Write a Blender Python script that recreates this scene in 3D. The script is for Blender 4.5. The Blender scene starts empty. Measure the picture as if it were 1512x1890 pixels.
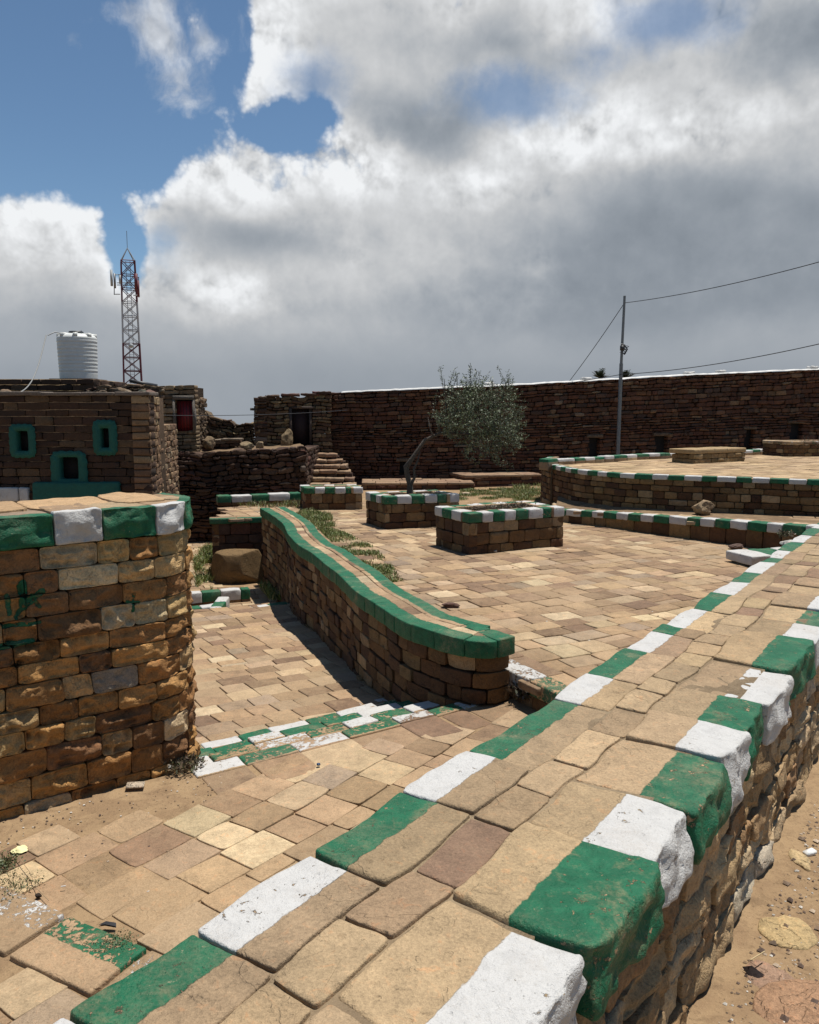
import bpy, math, random
import numpy as np
from mathutils import Vector
R = math.radians
rnd = random.Random(7)
NR = np.random.RandomState(11)
scene = bpy.context.scene
COL = scene.collection

# ------------------------------------------------------------------ camera
EYE = 1.65; PITCH = 7.0; FPX = 1500.0
cam_d = bpy.data.cameras.new('camera'); cam = bpy.data.objects.new('camera', cam_d); COL.objects.link(cam)
cam.location = (0, 0, EYE); cam.rotation_euler = (R(90 - PITCH), 0, 0)
cam_d.sensor_fit = 'HORIZONTAL'; cam_d.sensor_width = 36; cam_d.lens = 36 * FPX / 1512
cam_d.clip_start = 0.05; cam_d.clip_end = 5000
scene.camera = cam
scene.render.resolution_x = 819; scene.render.resolution_y = 1024

# ------------------------------------------------------------------ sun + sky
SUN_EL = 77.0; SUN_AZ = 60.0      # azimuth clockwise from +Y
sx, sy, sz = math.sin(R(SUN_AZ))*math.cos(R(SUN_EL)), math.cos(R(SUN_AZ))*math.cos(R(SUN_EL)), math.sin(R(SUN_EL))
sun_d = bpy.data.lights.new('sun', 'SUN'); sun_d.energy = 5.0; sun_d.angle = R(0.5); sun_d.color = (1.0, 0.955, 0.88)
sun = bpy.data.objects.new('sun', sun_d); COL.objects.link(sun)
sun.rotation_euler = Vector((sx, sy, sz)).to_track_quat('Z', 'Y').to_euler()
scene.view_settings.view_transform = 'Standard'; scene.view_settings.look = 'None'
scene.view_settings.exposure = 0.3; scene.view_settings.gamma = 1.0

class E:                                   # tiny expression wrapper for shader maths
    nt = None
    def __init__(s, sock): s.s = sock
    @staticmethod
    def m(op, *a, clamp=False):
        n = E.nt.nodes.new('ShaderNodeMath'); n.operation = op; n.use_clamp = clamp
        for i, v in enumerate(a):
            if isinstance(v, E): E.nt.links.new(v.s, n.inputs[i])
            else: n.inputs[i].default_value = v
        return E(n.outputs[0])
    def __add__(s, o): return E.m('ADD', s, o)
    __radd__ = __add__
    def __sub__(s, o): return E.m('SUBTRACT', s, o)
    def __rsub__(s, o): return E.m('SUBTRACT', o, s)
    def __mul__(s, o): return E.m('MULTIPLY', s, o)
    __rmul__ = __mul__
    def cl(s): return E.m('ADD', s, 0.0, clamp=True)
def smooth(v, a, b):
    n = E.nt.nodes.new('ShaderNodeMapRange'); n.interpolation_type = 'SMOOTHSTEP'
    E.nt.links.new(v.s, n.inputs['Value']); n.inputs['From Min'].default_value = a; n.inputs['From Max'].default_value = b
    return E(n.outputs['Result'])
def noise(vec, scale, detail=6, rough=.55, dist=0.0, off=None, ntype='FBM'):
    nt = E.nt
    if off is not None:
        a = nt.nodes.new('ShaderNodeVectorMath'); a.operation = 'ADD'; nt.links.new(vec, a.inputs[0]); a.inputs[1].default_value = off; vec = a.outputs[0]
    n = nt.nodes.new('ShaderNodeTexNoise'); n.noise_type = ntype; nt.links.new(vec, n.inputs['Vector'])
    n.inputs['Scale'].default_value = scale; n.inputs['Detail'].default_value = detail
    n.inputs['Roughness'].default_value = rough; n.inputs['Distortion'].default_value = dist
    return E(n.outputs['Fac'])
def mixc(f, a, b, mode='MIX'):
    nt = E.nt
    n = nt.nodes.new('ShaderNodeMix'); n.data_type = 'RGBA'; n.blend_type = mode
    if isinstance(f, E): nt.links.new(f.s, n.inputs[0])
    else: n.inputs[0].default_value = f
    for k, v in ((6, a), (7, b)):
        if isinstance(v, E): nt.links.new(v.s, n.inputs[k])
        else: n.inputs[k].default_value = tuple(v) + (1,)
    return E(n.outputs[2])

def ray(px, py):
    x = (px - 756) / FPX; y = -(py - 945) / FPX; p = R(PITCH)
    return np.array([x, math.cos(p) + y*math.sin(p), -math.sin(p) + y*math.cos(p)])
def azel(px, py):
    d = ray(px, py); d = d / np.linalg.norm(d)
    return math.atan2(d[0], d[1]), math.asin(d[2])
SKY_K = 0.1; SKYDIM = 1/2**.3
def build_world():
    w = bpy.data.worlds.new('World'); scene.world = w; w.use_nodes = True
    nt = w.node_tree; nt.nodes.clear(); E.nt = nt
    out = nt.nodes.new('ShaderNodeOutputWorld'); bg = nt.nodes.new('ShaderNodeBackground')
    nt.links.new(bg.outputs[0], out.inputs[0]); bg.inputs[1].default_value = SKY_K
    w.cycles.sampling_method = 'MANUAL'; w.cycles.sample_map_resolution = 256
    sky = nt.nodes.new('ShaderNodeTexSky'); sky.sky_type = 'NISHITA'; sky.sun_disc = False
    sky.sun_elevation = R(SUN_EL); sky.sun_rotation = R(SUN_AZ); sky.altitude = 1500; sky.dust_density = 0.6
    tc = nt.nodes.new('ShaderNodeTexCoord')
    sp = nt.nodes.new('ShaderNodeSeparateXYZ'); nt.links.new(tc.outputs['Generated'], sp.inputs[0])
    x, y, z = (E(sp.outputs[i]) for i in range(3))
    az = E.m('ARCTAN2', x, y); el = E.m('ARCSINE', z)
    cb = nt.nodes.new('ShaderNodeCombineXYZ')
    nt.links.new(az.s, cb.inputs[0]); nt.links.new(el.s, cb.inputs[1])
    P = cb.outputs[0]
    def warp(P, sc, amp, off):
        n = nt.nodes.new('ShaderNodeTexNoise'); n.inputs['Scale'].default_value = sc; n.inputs['Detail'].default_value = 5
        a0 = nt.nodes.new('ShaderNodeVectorMath'); a0.operation = 'ADD'; nt.links.new(P, a0.inputs[0]); a0.inputs[1].default_value = off
        nt.links.new(a0.outputs[0], n.inputs['Vector'])
        s1 = nt.nodes.new('ShaderNodeVectorMath'); s1.operation = 'SUBTRACT'; nt.links.new(n.outputs['Color'], s1.inputs[0]); s1.inputs[1].default_value = (.5, .5, .5)
        s2 = nt.nodes.new('ShaderNodeVectorMath'); s2.operation = 'MULTIPLY_ADD'; nt.links.new(s1.outputs[0], s2.inputs[0]); s2.inputs[1].default_value = (amp, amp, 0); nt.links.new(P, s2.inputs[2])
        return s2.outputs[0]
    PW = warp(P, 9.0, .07, (3, 7, 0))
    PS = warp(P, 16.0, .02, (1, 2, 0))
    def blob(px, py, rx, ry, wgt=1.0, vec=None):
        a, e = azel(px, py)
        s1 = nt.nodes.new('ShaderNodeVectorMath'); s1.operation = 'SUBTRACT'; nt.links.new(vec or PW, s1.inputs[0]); s1.inputs[1].default_value = (a, e, 0)
        s2 = nt.nodes.new('ShaderNodeVectorMath'); s2.operation = 'MULTIPLY'; nt.links.new(s1.outputs[0], s2.inputs[0]); s2.inputs[1].default_value = (FPX/rx, FPX/ry, 0)
        ln = nt.nodes.new('ShaderNodeVectorMath'); ln.operation = 'LENGTH'; nt.links.new(s2.outputs[0], ln.inputs[0])
        return (1.0 - E(ln.outputs['Value'])) * wgt
    def union(lst):
        r = blob(*lst[0])
        for b in lst[1:]: r = E.m('SMOOTH_MAX', r, blob(*b), 0.15)
        return r
    def vor(vec, sc, det, off=(0, 0, 0), sm=.35):
        a0 = nt.nodes.new('ShaderNodeVectorMath'); a0.operation = 'ADD'; nt.links.new(vec, a0.inputs[0]); a0.inputs[1].default_value = off
        n = nt.nodes.new('ShaderNodeTexVoronoi'); n.voronoi_dimensions = '2D'; n.feature = 'F1'
        n.inputs['Scale'].default_value = sc; n.inputs['Detail'].default_value = det; n.inputs['Roughness'].default_value = .55; n.inputs['Lacunarity'].default_value = 2.3
        n.normalize = True
        nt.links.new(a0.outputs[0], n.inputs['Vector']); return E(n.outputs['Distance'])
    solid = union(CLOUDS)
    gaps = union(GAPS)
    low = smooth(el, azel(756, 535)[1], azel(756, 715)[1])       # towards the horizon all is cloud
    f1 = noise(P, 7, 9, .56, 0, (2, 5, 0)); f2 = noise(P, 26, 8, .6, 0, (7, 1, 0))
    pu = vor(PS, 15, 3.0)                                          # cauliflower heads: 0 in the middle of a head
    dens = solid*1.5 + (f1 - .5)*1.1 + (f2 - .5)*.35 + (.40 - pu)*1.9 + low*1.6 - E.m('MAXIMUM', gaps, 0.0)*1.9 + 0.06
    cov = smooth(dens + (noise(P, 60, 5, .65, 0, (1, 1, 0)) - .5)*.40, -.18, .40)
    cov = cov*(1.0 - smooth(union(VEILS) + (f2 - .5)*1.2 + (f1 - .5)*.6, -.15, .95)*.75)
    wisp = smooth(noise(PW, 9, 9, .62, .2, (5, 5, 0)) + union(WISPS)*.30, .52, .80)*.75
    cov = E.m('MAXIMUM', cov, wisp)
    dark = union(DARKS)
    dk = smooth(dark + (f1 - .5)*.8 + (f2 - .5)*.25, -.30, .65)
    lit = union(LITS)
    lt = smooth(lit + (f1 - .5)*.5, -.2, .7)
    rim = 1.0 - smooth(dens, .15, 1.3)
    k = (rim*.75 + lt*.6 + .22) * (1.0 - low*.85) * (1.0 - dk*.65)
    # lit from the upper right: difference of the heads' height towards the sun
    r1 = (vor(PS, 15, 3.0, (.008, .016, 0)) - pu)*1.0
    r2 = (noise(PS, 9, 6, .55, 0, (2, 5, 0)) - noise(PS, 9, 3, .5, 0, (2.015, 5.03, 0)))*.8 + (f2 - noise(P, 26, 3, .6, 0, (7.004, 1.009, 0)))*.5
    b = 0.56 + rim*.15 + lt*.25 - dk*.25 + (r1 + r2)*k + (f1 - .5)*.22*(1.0 - low)
    b = b*(1.0 - low*.9) + low*.9*(0.33 + (f1 - .5)*.12)
    b = E.m('MAXIMUM', E.m('MINIMUM', b, .90), .24)
    tint = mixc(smooth(b, .2, .62), (.84, .965, 1.12), (.98, 1.0, 1.02))
    sc = nt.nodes.new('ShaderNodeVectorMath'); sc.operation = 'SCALE'; nt.links.new(tint.s, sc.inputs[0])
    nt.links.new((b*(SKYDIM/SKY_K)).s, sc.inputs['Scale'])
    blue = mixc(1.0, E(sky.outputs[0]), SKYTINT, 'MULTIPLY')
    colr = mixc(cov, blue, E(sc.outputs[0]))
    nt.links.new(colr.s, bg.inputs[0])
SKYTINT = (.70, .80, .82)
CLOUDS = [(20, 560, 180, 210), (400, 410, 150, 130), (620, 560, 420, 200), (690, 90, 270, 130), (1120, 90, 380, 190),
          (1250, 400, 620, 330), (870, 420, 380, 190), (1500, 200, 300, 260), (330, 640, 260, 130), (880, 270, 290, 130)]
GAPS = [(150, 180, 280, 200), (545, 235, 100, 60, .9), (225, 430, 60, 95, .9), (420, 60, 60, 100, .6)]
VEILS = [(950, 180, 150, 50, 1.2), (1230, 35, 150, 70, 1.3), (580, 180, 80, 80, .9), (1110, 110, 90, 40, .6), (300, 470, 60, 40, .5)]
WISPS = [(290, 50, 150, 90), (130, 70, 60, 30, .6), (360, 60, 60, 50)]
DARKS = [(790, 215, 170, 60, .8), (1330, 460, 420, 150, 1.2), (1100, 560, 420, 90, .9), (1480, 90, 150, 70, .9), (480, 440, 160, 50, .5),
         (930, 90, 150, 50, .4), (110, 590, 120, 40, .3)]
LITS = [(60, 420, 110, 70), (390, 330, 130, 60, 1.1), (500, 90, 90, 110), (650, 310, 130, 60, .8), (1050, 240, 200, 70), (1240, 260, 160, 60, .9), (420, 560, 110, 50, .8), (1120, 30, 160, 60, .8), (880, 330, 130, 60, .7), (1400, 180, 130, 50, .6)]
build_world()

# ------------------------------------------------------------------ helpers
def G(px, py, z):                     # the spot at height z seen at a point of the picture
    d = ray(px, py); t = (z - EYE) / d[2]
    return np.array([d[0]*t, d[1]*t, z])
def A(px, py, Y):
    d = ray(px, py); t = Y / d[1]
    return np.array([d[0]*t, Y, EYE + d[2]*t])
def P2(px, py, z): return tuple(G(px, py, z)[:2])

def hashn(ix, iy, iz):
    h = (ix.astype(np.uint32)*np.uint32(374761393) + iy.astype(np.uint32)*np.uint32(668265263) + iz.astype(np.uint32)*np.uint32(2246822519))
    h = (h ^ (h >> np.uint32(13))) * np.uint32(1274126177); h ^= h >> np.uint32(16)
    return (h & np.uint32(0xffffff)).astype(np.float64) / float(0xffffff)
def vnoise(p):
    p = np.asarray(p, float); i = np.floor(p).astype(np.int64); f = p - i; f = f*f*(3 - 2*f)
    r = 0
    for a in (0, 1):
        for b in (0, 1):
            for c in (0, 1):
                w = (f[..., 0] if a else 1-f[..., 0])*(f[..., 1] if b else 1-f[..., 1])*(f[..., 2] if c else 1-f[..., 2])
                r = r + w*hashn(i[..., 0]+a, i[..., 1]+b, i[..., 2]+c)
    return r*2 - 1
def fbm(p, oct=4, rough=.5):
    s = 0; a = 1; t = 0
    for k in range(oct):
        s = s + a*vnoise(p*(2.03**k) + k*17.3); t += a; a *= rough
    return s / t

def setp(o, label=None, cat=None, group=None, kind=None):
    if label: o['label'] = label
    if cat: o['category'] = cat
    if group: o['group'] = group
    if kind: o['kind'] = kind
    return o
def thing(name, label, cat, loc=(0, 0, 0), group=None, kind=None):
    o = bpy.data.objects.new(name, None); COL.objects.link(o); o.location = tuple(float(v) for v in loc)
    o.empty_display_size = .1
    return setp(o, label, cat, group, kind)

class MB:
    """collects shapes in world space; build() links them as one mesh object"""
    def __init__(s): s.v = []; s.f = []; s.c = []; s.pd = []; s.pc = []; s.we = []; s.dd = []; s.n = 0; s.tri = []
    def add(s, v, f, col=(.3, .3, .3), pd=-1.0, pc=0.0, wear=0.0, disp=None):
        v = np.asarray(v, float).reshape(-1, 3); n = len(v)
        f = np.asarray(f)
        if f.shape[1] == 4: s.f.append(f + s.n)
        else: s.tri.append(f + s.n)
        s.v.append(v)
        s.c.append(np.broadcast_to(np.asarray(col, float), (n, 3)))
        for l, x in ((s.pd, pd), (s.pc, pc), (s.we, wear)): l.append(np.broadcast_to(np.asarray(x, float), (n,)))
        s.dd.append(np.zeros((n, 7)) if disp is None else disp)
        s.n += n
    def build(s, name, mat, parent=None, smooth=True, freq=18.0, oct=3, org=None):
        V = np.concatenate(s.v); D = np.concatenate(s.dd)
        if np.abs(D).max() > 0:
            k = D[:, 3:6]
            V = V + D[:, :3]*fbm(V*freq + k, oct, .55)[:, None]
        if parent is not None: V = V - np.array(parent_loc(parent))
        elif org is not None: V = V - np.array(org)
        F = np.concatenate(s.f) if s.f else np.zeros((0, 4), int); T = np.concatenate(s.tri) if s.tri else np.zeros((0, 3), int)
        me = bpy.data.meshes.new(name)
        nl = F.size + T.size; nf = len(F) + len(T)
        me.vertices.add(len(V)); me.vertices.foreach_set('co', V.astype(np.float32).ravel())
        me.loops.add(nl); me.loops.foreach_set('vertex_index', np.concatenate([F.ravel(), T.ravel()]).astype(np.int32))
        me.polygons.add(nf)
        st = np.concatenate([np.arange(len(F))*4, F.size + np.arange(len(T))*3]).astype(np.int32)
        me.polygons.foreach_set('loop_start', st)
        me.polygons.foreach_set('use_smooth', np.full(nf, smooth))
        me.update(calc_edges=True); me.validate()
        a = me.attributes.new('Col', 'FLOAT_COLOR', 'POINT'); C = np.ones((len(V), 4), np.float32); C[:, :3] = np.concatenate(s.c); a.data.foreach_set('color', C.ravel())
        for nm, l in (('pd', s.pd), ('pc', s.pc), ('wear', s.we)):
            a = me.attributes.new(nm, 'FLOAT', 'POINT'); a.data.foreach_set('value', np.concatenate(l).astype(np.float32))
        me.materials.append(mat)
        o = bpy.data.objects.new(name, me); COL.objects.link(o)
        if parent is not None: o.parent = parent
        elif org is not None: o.location = tuple(org)
        return o
    def grid(s, Pg, flip=False, **k):
        n, m = Pg.shape[:2]
        i = np.arange(n*m).reshape(n, m)
        f = np.stack([i[:-1, :-1], i[1:, :-1], i[1:, 1:], i[:-1, 1:]], -1).reshape(-1, 4)
        if flip: f = f[:, ::-1]
        s.add(Pg.reshape(-1, 3), f, **k)
    def tube(s, pts, rad, seg=8, cap=True, **k):
        pts = [np.asarray(p, float) for p in pts]; n = len(pts)
        rad = rad if hasattr(rad, '__len__') else [rad]*n
        rows = []; u = None
        for i, p in enumerate(pts):
            d = pts[min(i+1, n-1)] - pts[max(i-1, 0)]; d = d/(np.linalg.norm(d)+1e-9)
            if u is None: u = np.cross(d, [0, 0, 1.0] if abs(d[2]) < .9 else [1.0, 0, 0])
            u = u - d*np.dot(u, d); u /= np.linalg.norm(u); w = np.cross(d, u)
            a = np.arange(seg)*2*math.pi/seg
            rows.append(p + rad[i]*(np.cos(a)[:, None]*u + np.sin(a)[:, None]*w))
        V = np.concatenate(rows); f = []
        for i in range(n-1):
            for j in range(seg):
                a = i*seg+j; b = i*seg+(j+1) % seg; f.append((a, b, b+seg, a+seg))
        s.add(V, f, **k)
        if cap:
            for r, c in ((rows[0], pts[0]), (rows[-1], pts[-1])):
                s.add(np.concatenate([r, [c]]), [(j, (j+1) % seg, seg) for j in range(seg)], **k)
    def box(s, x0, x1, y0, y1, z0, z1, **k):
        v = [(x, y, z) for x in (x0, x1) for y in (y0, y1) for z in (z0, z1)]
        f = [(0, 1, 3, 2), (4, 6, 7, 5), (0, 4, 5, 1), (2, 3, 7, 6), (0, 2, 6, 4), (1, 5, 7, 3)]
        s.add(v, f, **k)
    def obox(s, c, ax, ay, az, **k):      # oriented box: centre and three half-axis vectors
        c, ax, ay, az = (np.asarray(q, float) for q in (c, ax, ay, az))
        v = [c + i*ax + j*ay + l*az for i in (-1, 1) for j in (-1, 1) for l in (-1, 1)]
        s.add(v, [(0, 1, 3, 2), (4, 6, 7, 5), (0, 4, 5, 1), (2, 3, 7, 6), (0, 2, 6, 4), (1, 5, 7, 3)], **k)
    def lathe(s, prof, c, seg=32, **k):
        a = np.arange(seg+1)*2*math.pi/seg
        Pg = np.array([[(c[0]+r*math.cos(t), c[1]+r*math.sin(t), c[2]+z) for t in a] for r, z in prof])
        s.grid(Pg, flip=False, **k)
    def prism(s, poly, z0, z1, top=True, **k):
        n = len(poly)
        v = [(x, y, z0) for x, y in poly] + [(x, y, z1) for x, y in poly]
        s.add(v, [(i, (i+1) % n, (i+1) % n + n, i+n) for i in range(n)], **k)
        if top:
            from mathutils.geometry import tessellate_polygon
            t = tessellate_polygon([[Vector((x, y, 0)) for x, y in poly]])
            s.add([(x, y, z1) for x, y in poly], [tuple(q) for q in t], **k)
_pl = {}
def parent_loc(o):
    r = np.zeros(3)
    while o is not None: r += np.array(o.location); o = o.parent
    return r

# rounded box template -------------------------------------------------
_tc = {}
def topo(n, drop):
    key = (n, drop)
    if key in _tc: return _tc[key]
    nx, ny, nz = n
    I = -np.ones((nx, ny, nz), int); idx = []
    c = 0
    def skip(i, j, k):
        return False
    for i in range(nx):
        for j in range(ny):
            for k in range(nz):
                if i in (0, nx-1) or j in (0, ny-1) or k in (0, nz-1):
                    # leave out verts used only by a dropped side
                    if ('y0' in drop and j == 0 and i not in (0, nx-1) and k not in (0, nz-1)): continue
                    if ('z0' in drop and k == 0 and i not in (0, nx-1) and j not in (0, ny-1)): continue
                    I[i, j, k] = c; c += 1; idx.append((i, j, k))
    F = []
    def q(a, flip):
        f = np.stack([a[:-1, :-1], a[1:, :-1], a[1:, 1:], a[:-1, 1:]], -1).reshape(-1, 4)
        F.append(f[:, ::-1] if flip else f)
    # (s,n,z) is left-handed, so the winding is mirrored here
    q(I[0], False); q(I[-1], True)
    if 'y0' not in drop: q(I[:, 0, :], True)
    q(I[:, -1, :], False)
    if 'z0' not in drop: q(I[:, :, 0], False)
    q(I[:, :, -1], True)
    r = (np.array(idx), np.concatenate(F)); _tc[key] = r
    return r
def ticks(L, r, k, fine):
    r = min(r, L*.45)
    a = [0, r*.4, r] if fine else [0, r]
    mid = list(np.linspace(r, L-r, k+1))
    return np.array(a[:-1] + mid + [L-x for x in a[::-1]][1:])

class Path:
    def __init__(s, pts, step=None, curve=False):
        p = np.array(pts, float)
        if curve and len(p) > 2:
            q = []
            for i in range(len(p)-1):
                p0 = p[max(i-1, 0)]; p1 = p[i]; p2 = p[i+1]; p3 = p[min(i+2, len(p)-1)]
                for t in np.linspace(0, 1, 8, endpoint=False):
                    q.append(.5*((2*p1)+(-p0+p2)*t+(2*p0-5*p1+4*p2-p3)*t*t+(-p0+3*p1-3*p2+p3)*t**3))
            q.append(p[-1]); p = np.array(q)
        s.p = p; d = np.diff(p, axis=0); l = np.linalg.norm(d, axis=1); s.S = np.concatenate([[0], np.cumsum(l)]); s.L = s.S[-1]
        t = d/l[:, None]
        if len(p) > 2:
            tv = np.concatenate([[t[0]], (t[1:]+t[:-1])/2, [t[-1]]]); tv /= np.linalg.norm(tv, axis=1)[:, None]
        else: tv = np.array([t[0], t[0]])
        s.t = tv
    def at(s, S, n):
        x = np.interp(S, s.S, s.p[:, 0]); y = np.interp(S, s.S, s.p[:, 1])
        over = np.where(S < 0, S, np.where(S > s.L, S - s.L, 0))
        tx = np.interp(S, s.S, s.t[:, 0]); ty = np.interp(S, s.S, s.t[:, 1])
        return x + ty*n + tx*over, y - tx*n + ty*over
    def s_of(s, q):                          # arc length of the nearest point
        best = None
        for i in range(len(s.p)-1):
            a, b = s.p[i], s.p[i+1]; d = b-a; t = np.dot(np.array(q)-a, d)/np.dot(d, d)
            tc = t if (i == 0 and t < 0) or (i == len(s.p)-2 and t > 1) else min(1, max(0, t))
            r = np.linalg.norm(a+d*tc-np.array(q))
            if best is None or r < best[0]: best = (r, s.S[i]+tc*np.linalg.norm(d))
        return best[1]

def stone(mb, path, s0, s1, n0, n1, z0, z1, r=.012, k=(3, 2, 2), fine=False, col=(.3, .2, .1), chis=0.0, rough=.004, wob=.0, wobf=3.0,
          drop='', pdf=None, pc=0.0, wear=0.0, zf=None, tilt=None, roughn=None, corner=0.0, plan=False):
    plan = plan or drop == 'z0'
    L, W, H = s1-s0, n1-n0, z1-z0
    if L < .01 or H < .004: return
    rr = min(r, L*.3, W*.45, H*.42)
    tx = ticks(L, rr, k[0], fine); ty = ticks(W, rr, k[1], fine); tz = ticks(H, rr, k[2], fine)
    idx, F = topo((len(tx), len(ty), len(tz)), drop)
    p = np.stack([tx[idx[:, 0]], ty[idx[:, 1]], tz[idx[:, 2]]], 1)
    D = np.array([L, W, H])
    inn = np.clip(p, rr, D-rr); d = p-inn; ln = np.linalg.norm(d, axis=1)
    nrm = np.where(ln[:, None] > 1e-9, d/np.maximum(ln, 1e-9)[:, None], 0)
    p = inn + nrm*rr
    if corner > 0:                                     # knock the outline's corners off
        u = (p[:, 0]/L*2-1); v = (p[:, 2]/H*2-1) if not plan else (p[:, 1]/W*2-1)
        cc = (np.abs(u)**7)*(np.abs(v)**7)
        p[:, 0] -= np.sign(u)*cc*corner
        ax = 2 if not plan else 1
        p[:, ax] -= np.sign(v)*cc*corner
    if chis > 0:                                       # quarry-faced front: a few planes cut against each other
        a = (p[:, 0]/L-.5); b = (p[:, 2]/H-.5); h = np.full(len(p), 9.)
        for q in range(rnd.randint(4, 7)):
            th = rnd.uniform(0, 6.28); g = rnd.uniform(.3, 2.6)
            h = np.minimum(h, rnd.uniform(.15, .75) + g*(a*math.cos(th) + b*math.sin(th)))
        so = np.array([rnd.uniform(0, 90), rnd.uniform(0, 90)])
        pq = np.stack([p[:, 0]*17+so[0], p[:, 2]*26+so[1], 0*a], 1)
        h = np.clip(h, -.4, .6) + .55*(np.abs(vnoise(pq))*-1.6+.5) + .3*np.round(vnoise(pq*.6+9)*2)/2
        win = np.clip((.5-np.abs(a))*L/.010, 0, 1)*np.clip((.5-np.abs(b))*H/.009, 0, 1)
        out = p[:, 1]/W
        p[:, 1] += chis*h*win*(out > .7)
    if tilt is not None:
        p[:, 2] += (p[:, 0]/L-.5)*tilt[0] + (p[:, 1]/W-.5)*tilt[1]
    s_ = s0+p[:, 0]; n_ = n0+p[:, 1]; z_ = z0+p[:, 2]
    if wob > 0:
        x_, y_ = path.at(s_, n_)
        q = np.stack([x_*wobf, y_*wobf, z_*wobf*1.6], 1)
        s_ = s_ + vnoise(q)*wob
        if plan: n_ = n_ + vnoise(q+31.7)*wob
        else: z_ = z_ + vnoise(q+31.7)*wob*.7
    pd = pdf(s_, n_, z_) if pdf else -1.0
    if zf is not None: z_ = zf(s_, z_)
    x, y = path.at(s_, n_)
    # displacement direction in world space
    t0 = path.at(np.array([s0, s1]), np.array([0., 0.])); tv = np.array([t0[0][1]-t0[0][0], t0[1][1]-t0[1][0]]); tv /= np.linalg.norm(tv)+1e-9
    nn = np.where(ln[:, None] > 1e-9, nrm, 0)
    wd = np.stack([nn[:, 0]*tv[0]+nn[:, 1]*tv[1], nn[:, 0]*tv[1]-nn[:, 1]*tv[0], nn[:, 2]], 1)
    rg = rough if roughn is None else rough + (roughn-rough)*np.clip(nn[:, 1], 0, 1)
    disp = np.zeros((len(p), 7)); disp[:, :3] = wd*(rg[:, None] if hasattr(rg, 'shape') else rg); disp[:, 3:6] = [rnd.uniform(0, 90) for _ in range(3)]
    mb.add(np.stack([x, y, z_], 1), F, col=col, pd=pd, pc=pc, wear=wear, disp=disp)

def cuts(a, b, lo, hi, first=None):
    x = [a]; nx = a + (first if first else rnd.uniform(lo*.4, hi))
    while nx < b - lo*.45: x.append(nx); nx += rnd.uniform(lo, hi)
    x.append(b); return x
def pick(pal):
    c = np.array(rnd.choices([p[0] for p in pal], [p[1] for p in pal])[0]); return np.clip(c*rnd.uniform(.80, 1.20)*np.array([1, rnd.uniform(.985, 1.02), rnd.uniform(.96, 1.03)]), 0, .9)

def masonry(mb, path, zb, zt, hh=(.1, .14), ll=(.18, .34), depth=.12, gap=.008, pal=None, openings=(), r=.006, k=(3, 1, 2), fine=False,
            chis=.02, rough=.006, wob=.006, ztf=None, prot=.012, s_range=None, pdf=None, pc=0.0, corner=.006, wear=0, keep=None, roughn=None, wobf=3.0):
    a, b = s_range or (0, path.L)
    z = zb; zl = [zb]
    while z < zt - hh[0]*.6:
        z += rnd.uniform(*hh); zl.append(z)
    sc = (zt-zb)/(zl[-1]-zb); zl = [zb+(q-zb)*sc for q in zl]
    zf = None
    if ztf: zf = lambda s_, z_: zb + (z_-zb)*(ztf(s_)-zb)/(zt-zb)
    for i in range(len(zl)-1):
        z0, z1 = zl[i], zl[i+1]; zc = (z0+z1)/2
        iv = [(a, b)]
        for (o0, o1, oz0, oz1) in openings:
            if oz0-.03 < zc < oz1+.03:
                n = []
                for (p, q) in iv:
                    if o1 <= p or o0 >= q: n.append((p, q)); continue
                    if p < o0: n.append((p, o0))
                    if o1 < q: n.append((o1, q))
                iv = n
        for (p, q) in iv:
            x = cuts(p, q, *ll)
            for j in range(len(x)-1):
                if keep and not keep((x[j]+x[j+1])/2, zc): continue
                g = gap/2
                zz0, zz1 = z0+g, z1-g
                # now and then one tall block instead of two rows' worth of wobble
                stone(mb, path, x[j]+g, x[j+1]-g, -depth, rnd.uniform(-prot, prot), zz0, zz1, r=r, k=k, fine=fine, col=pick(pal),
                      chis=chis*rnd.uniform(.4, 1.4), rough=rough, wob=wob, wobf=wobf, drop='y0', zf=zf, pdf=pdf, pc=pc, corner=corner, wear=wear, roughn=roughn)

def strip(mb, path, n0, n1, zb, ztf, ds=.25, col=(.1, .07, .04), s0=.1, s1=None):
    """backing core of a wall: a ribbon box from n0 (inner) to n1 (outer)"""
    s1 = path.L-.2 if s1 is None else s1
    S = np.linspace(s0, s1, max(2, int((s1-s0)/ds)))
    zt = ztf(S) if callable(ztf) else np.full(len(S), ztf); zbv = zb(S) if callable(zb) else np.full(len(S), zb)
    rows = []
    for n, zz in ((n0, zbv), (n0, zt), (n1, zt), (n1, zbv)):
        x, y = path.at(S, np.full(len(S), n)); rows.append(np.stack([x, y, zz], 1))
    mb.grid(np.array(rows), col=col)
    for e in (0, -1):
        mb.add([rows[q][e] for q in range(4)], [(0, 1, 2, 3)], col=col)

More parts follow.
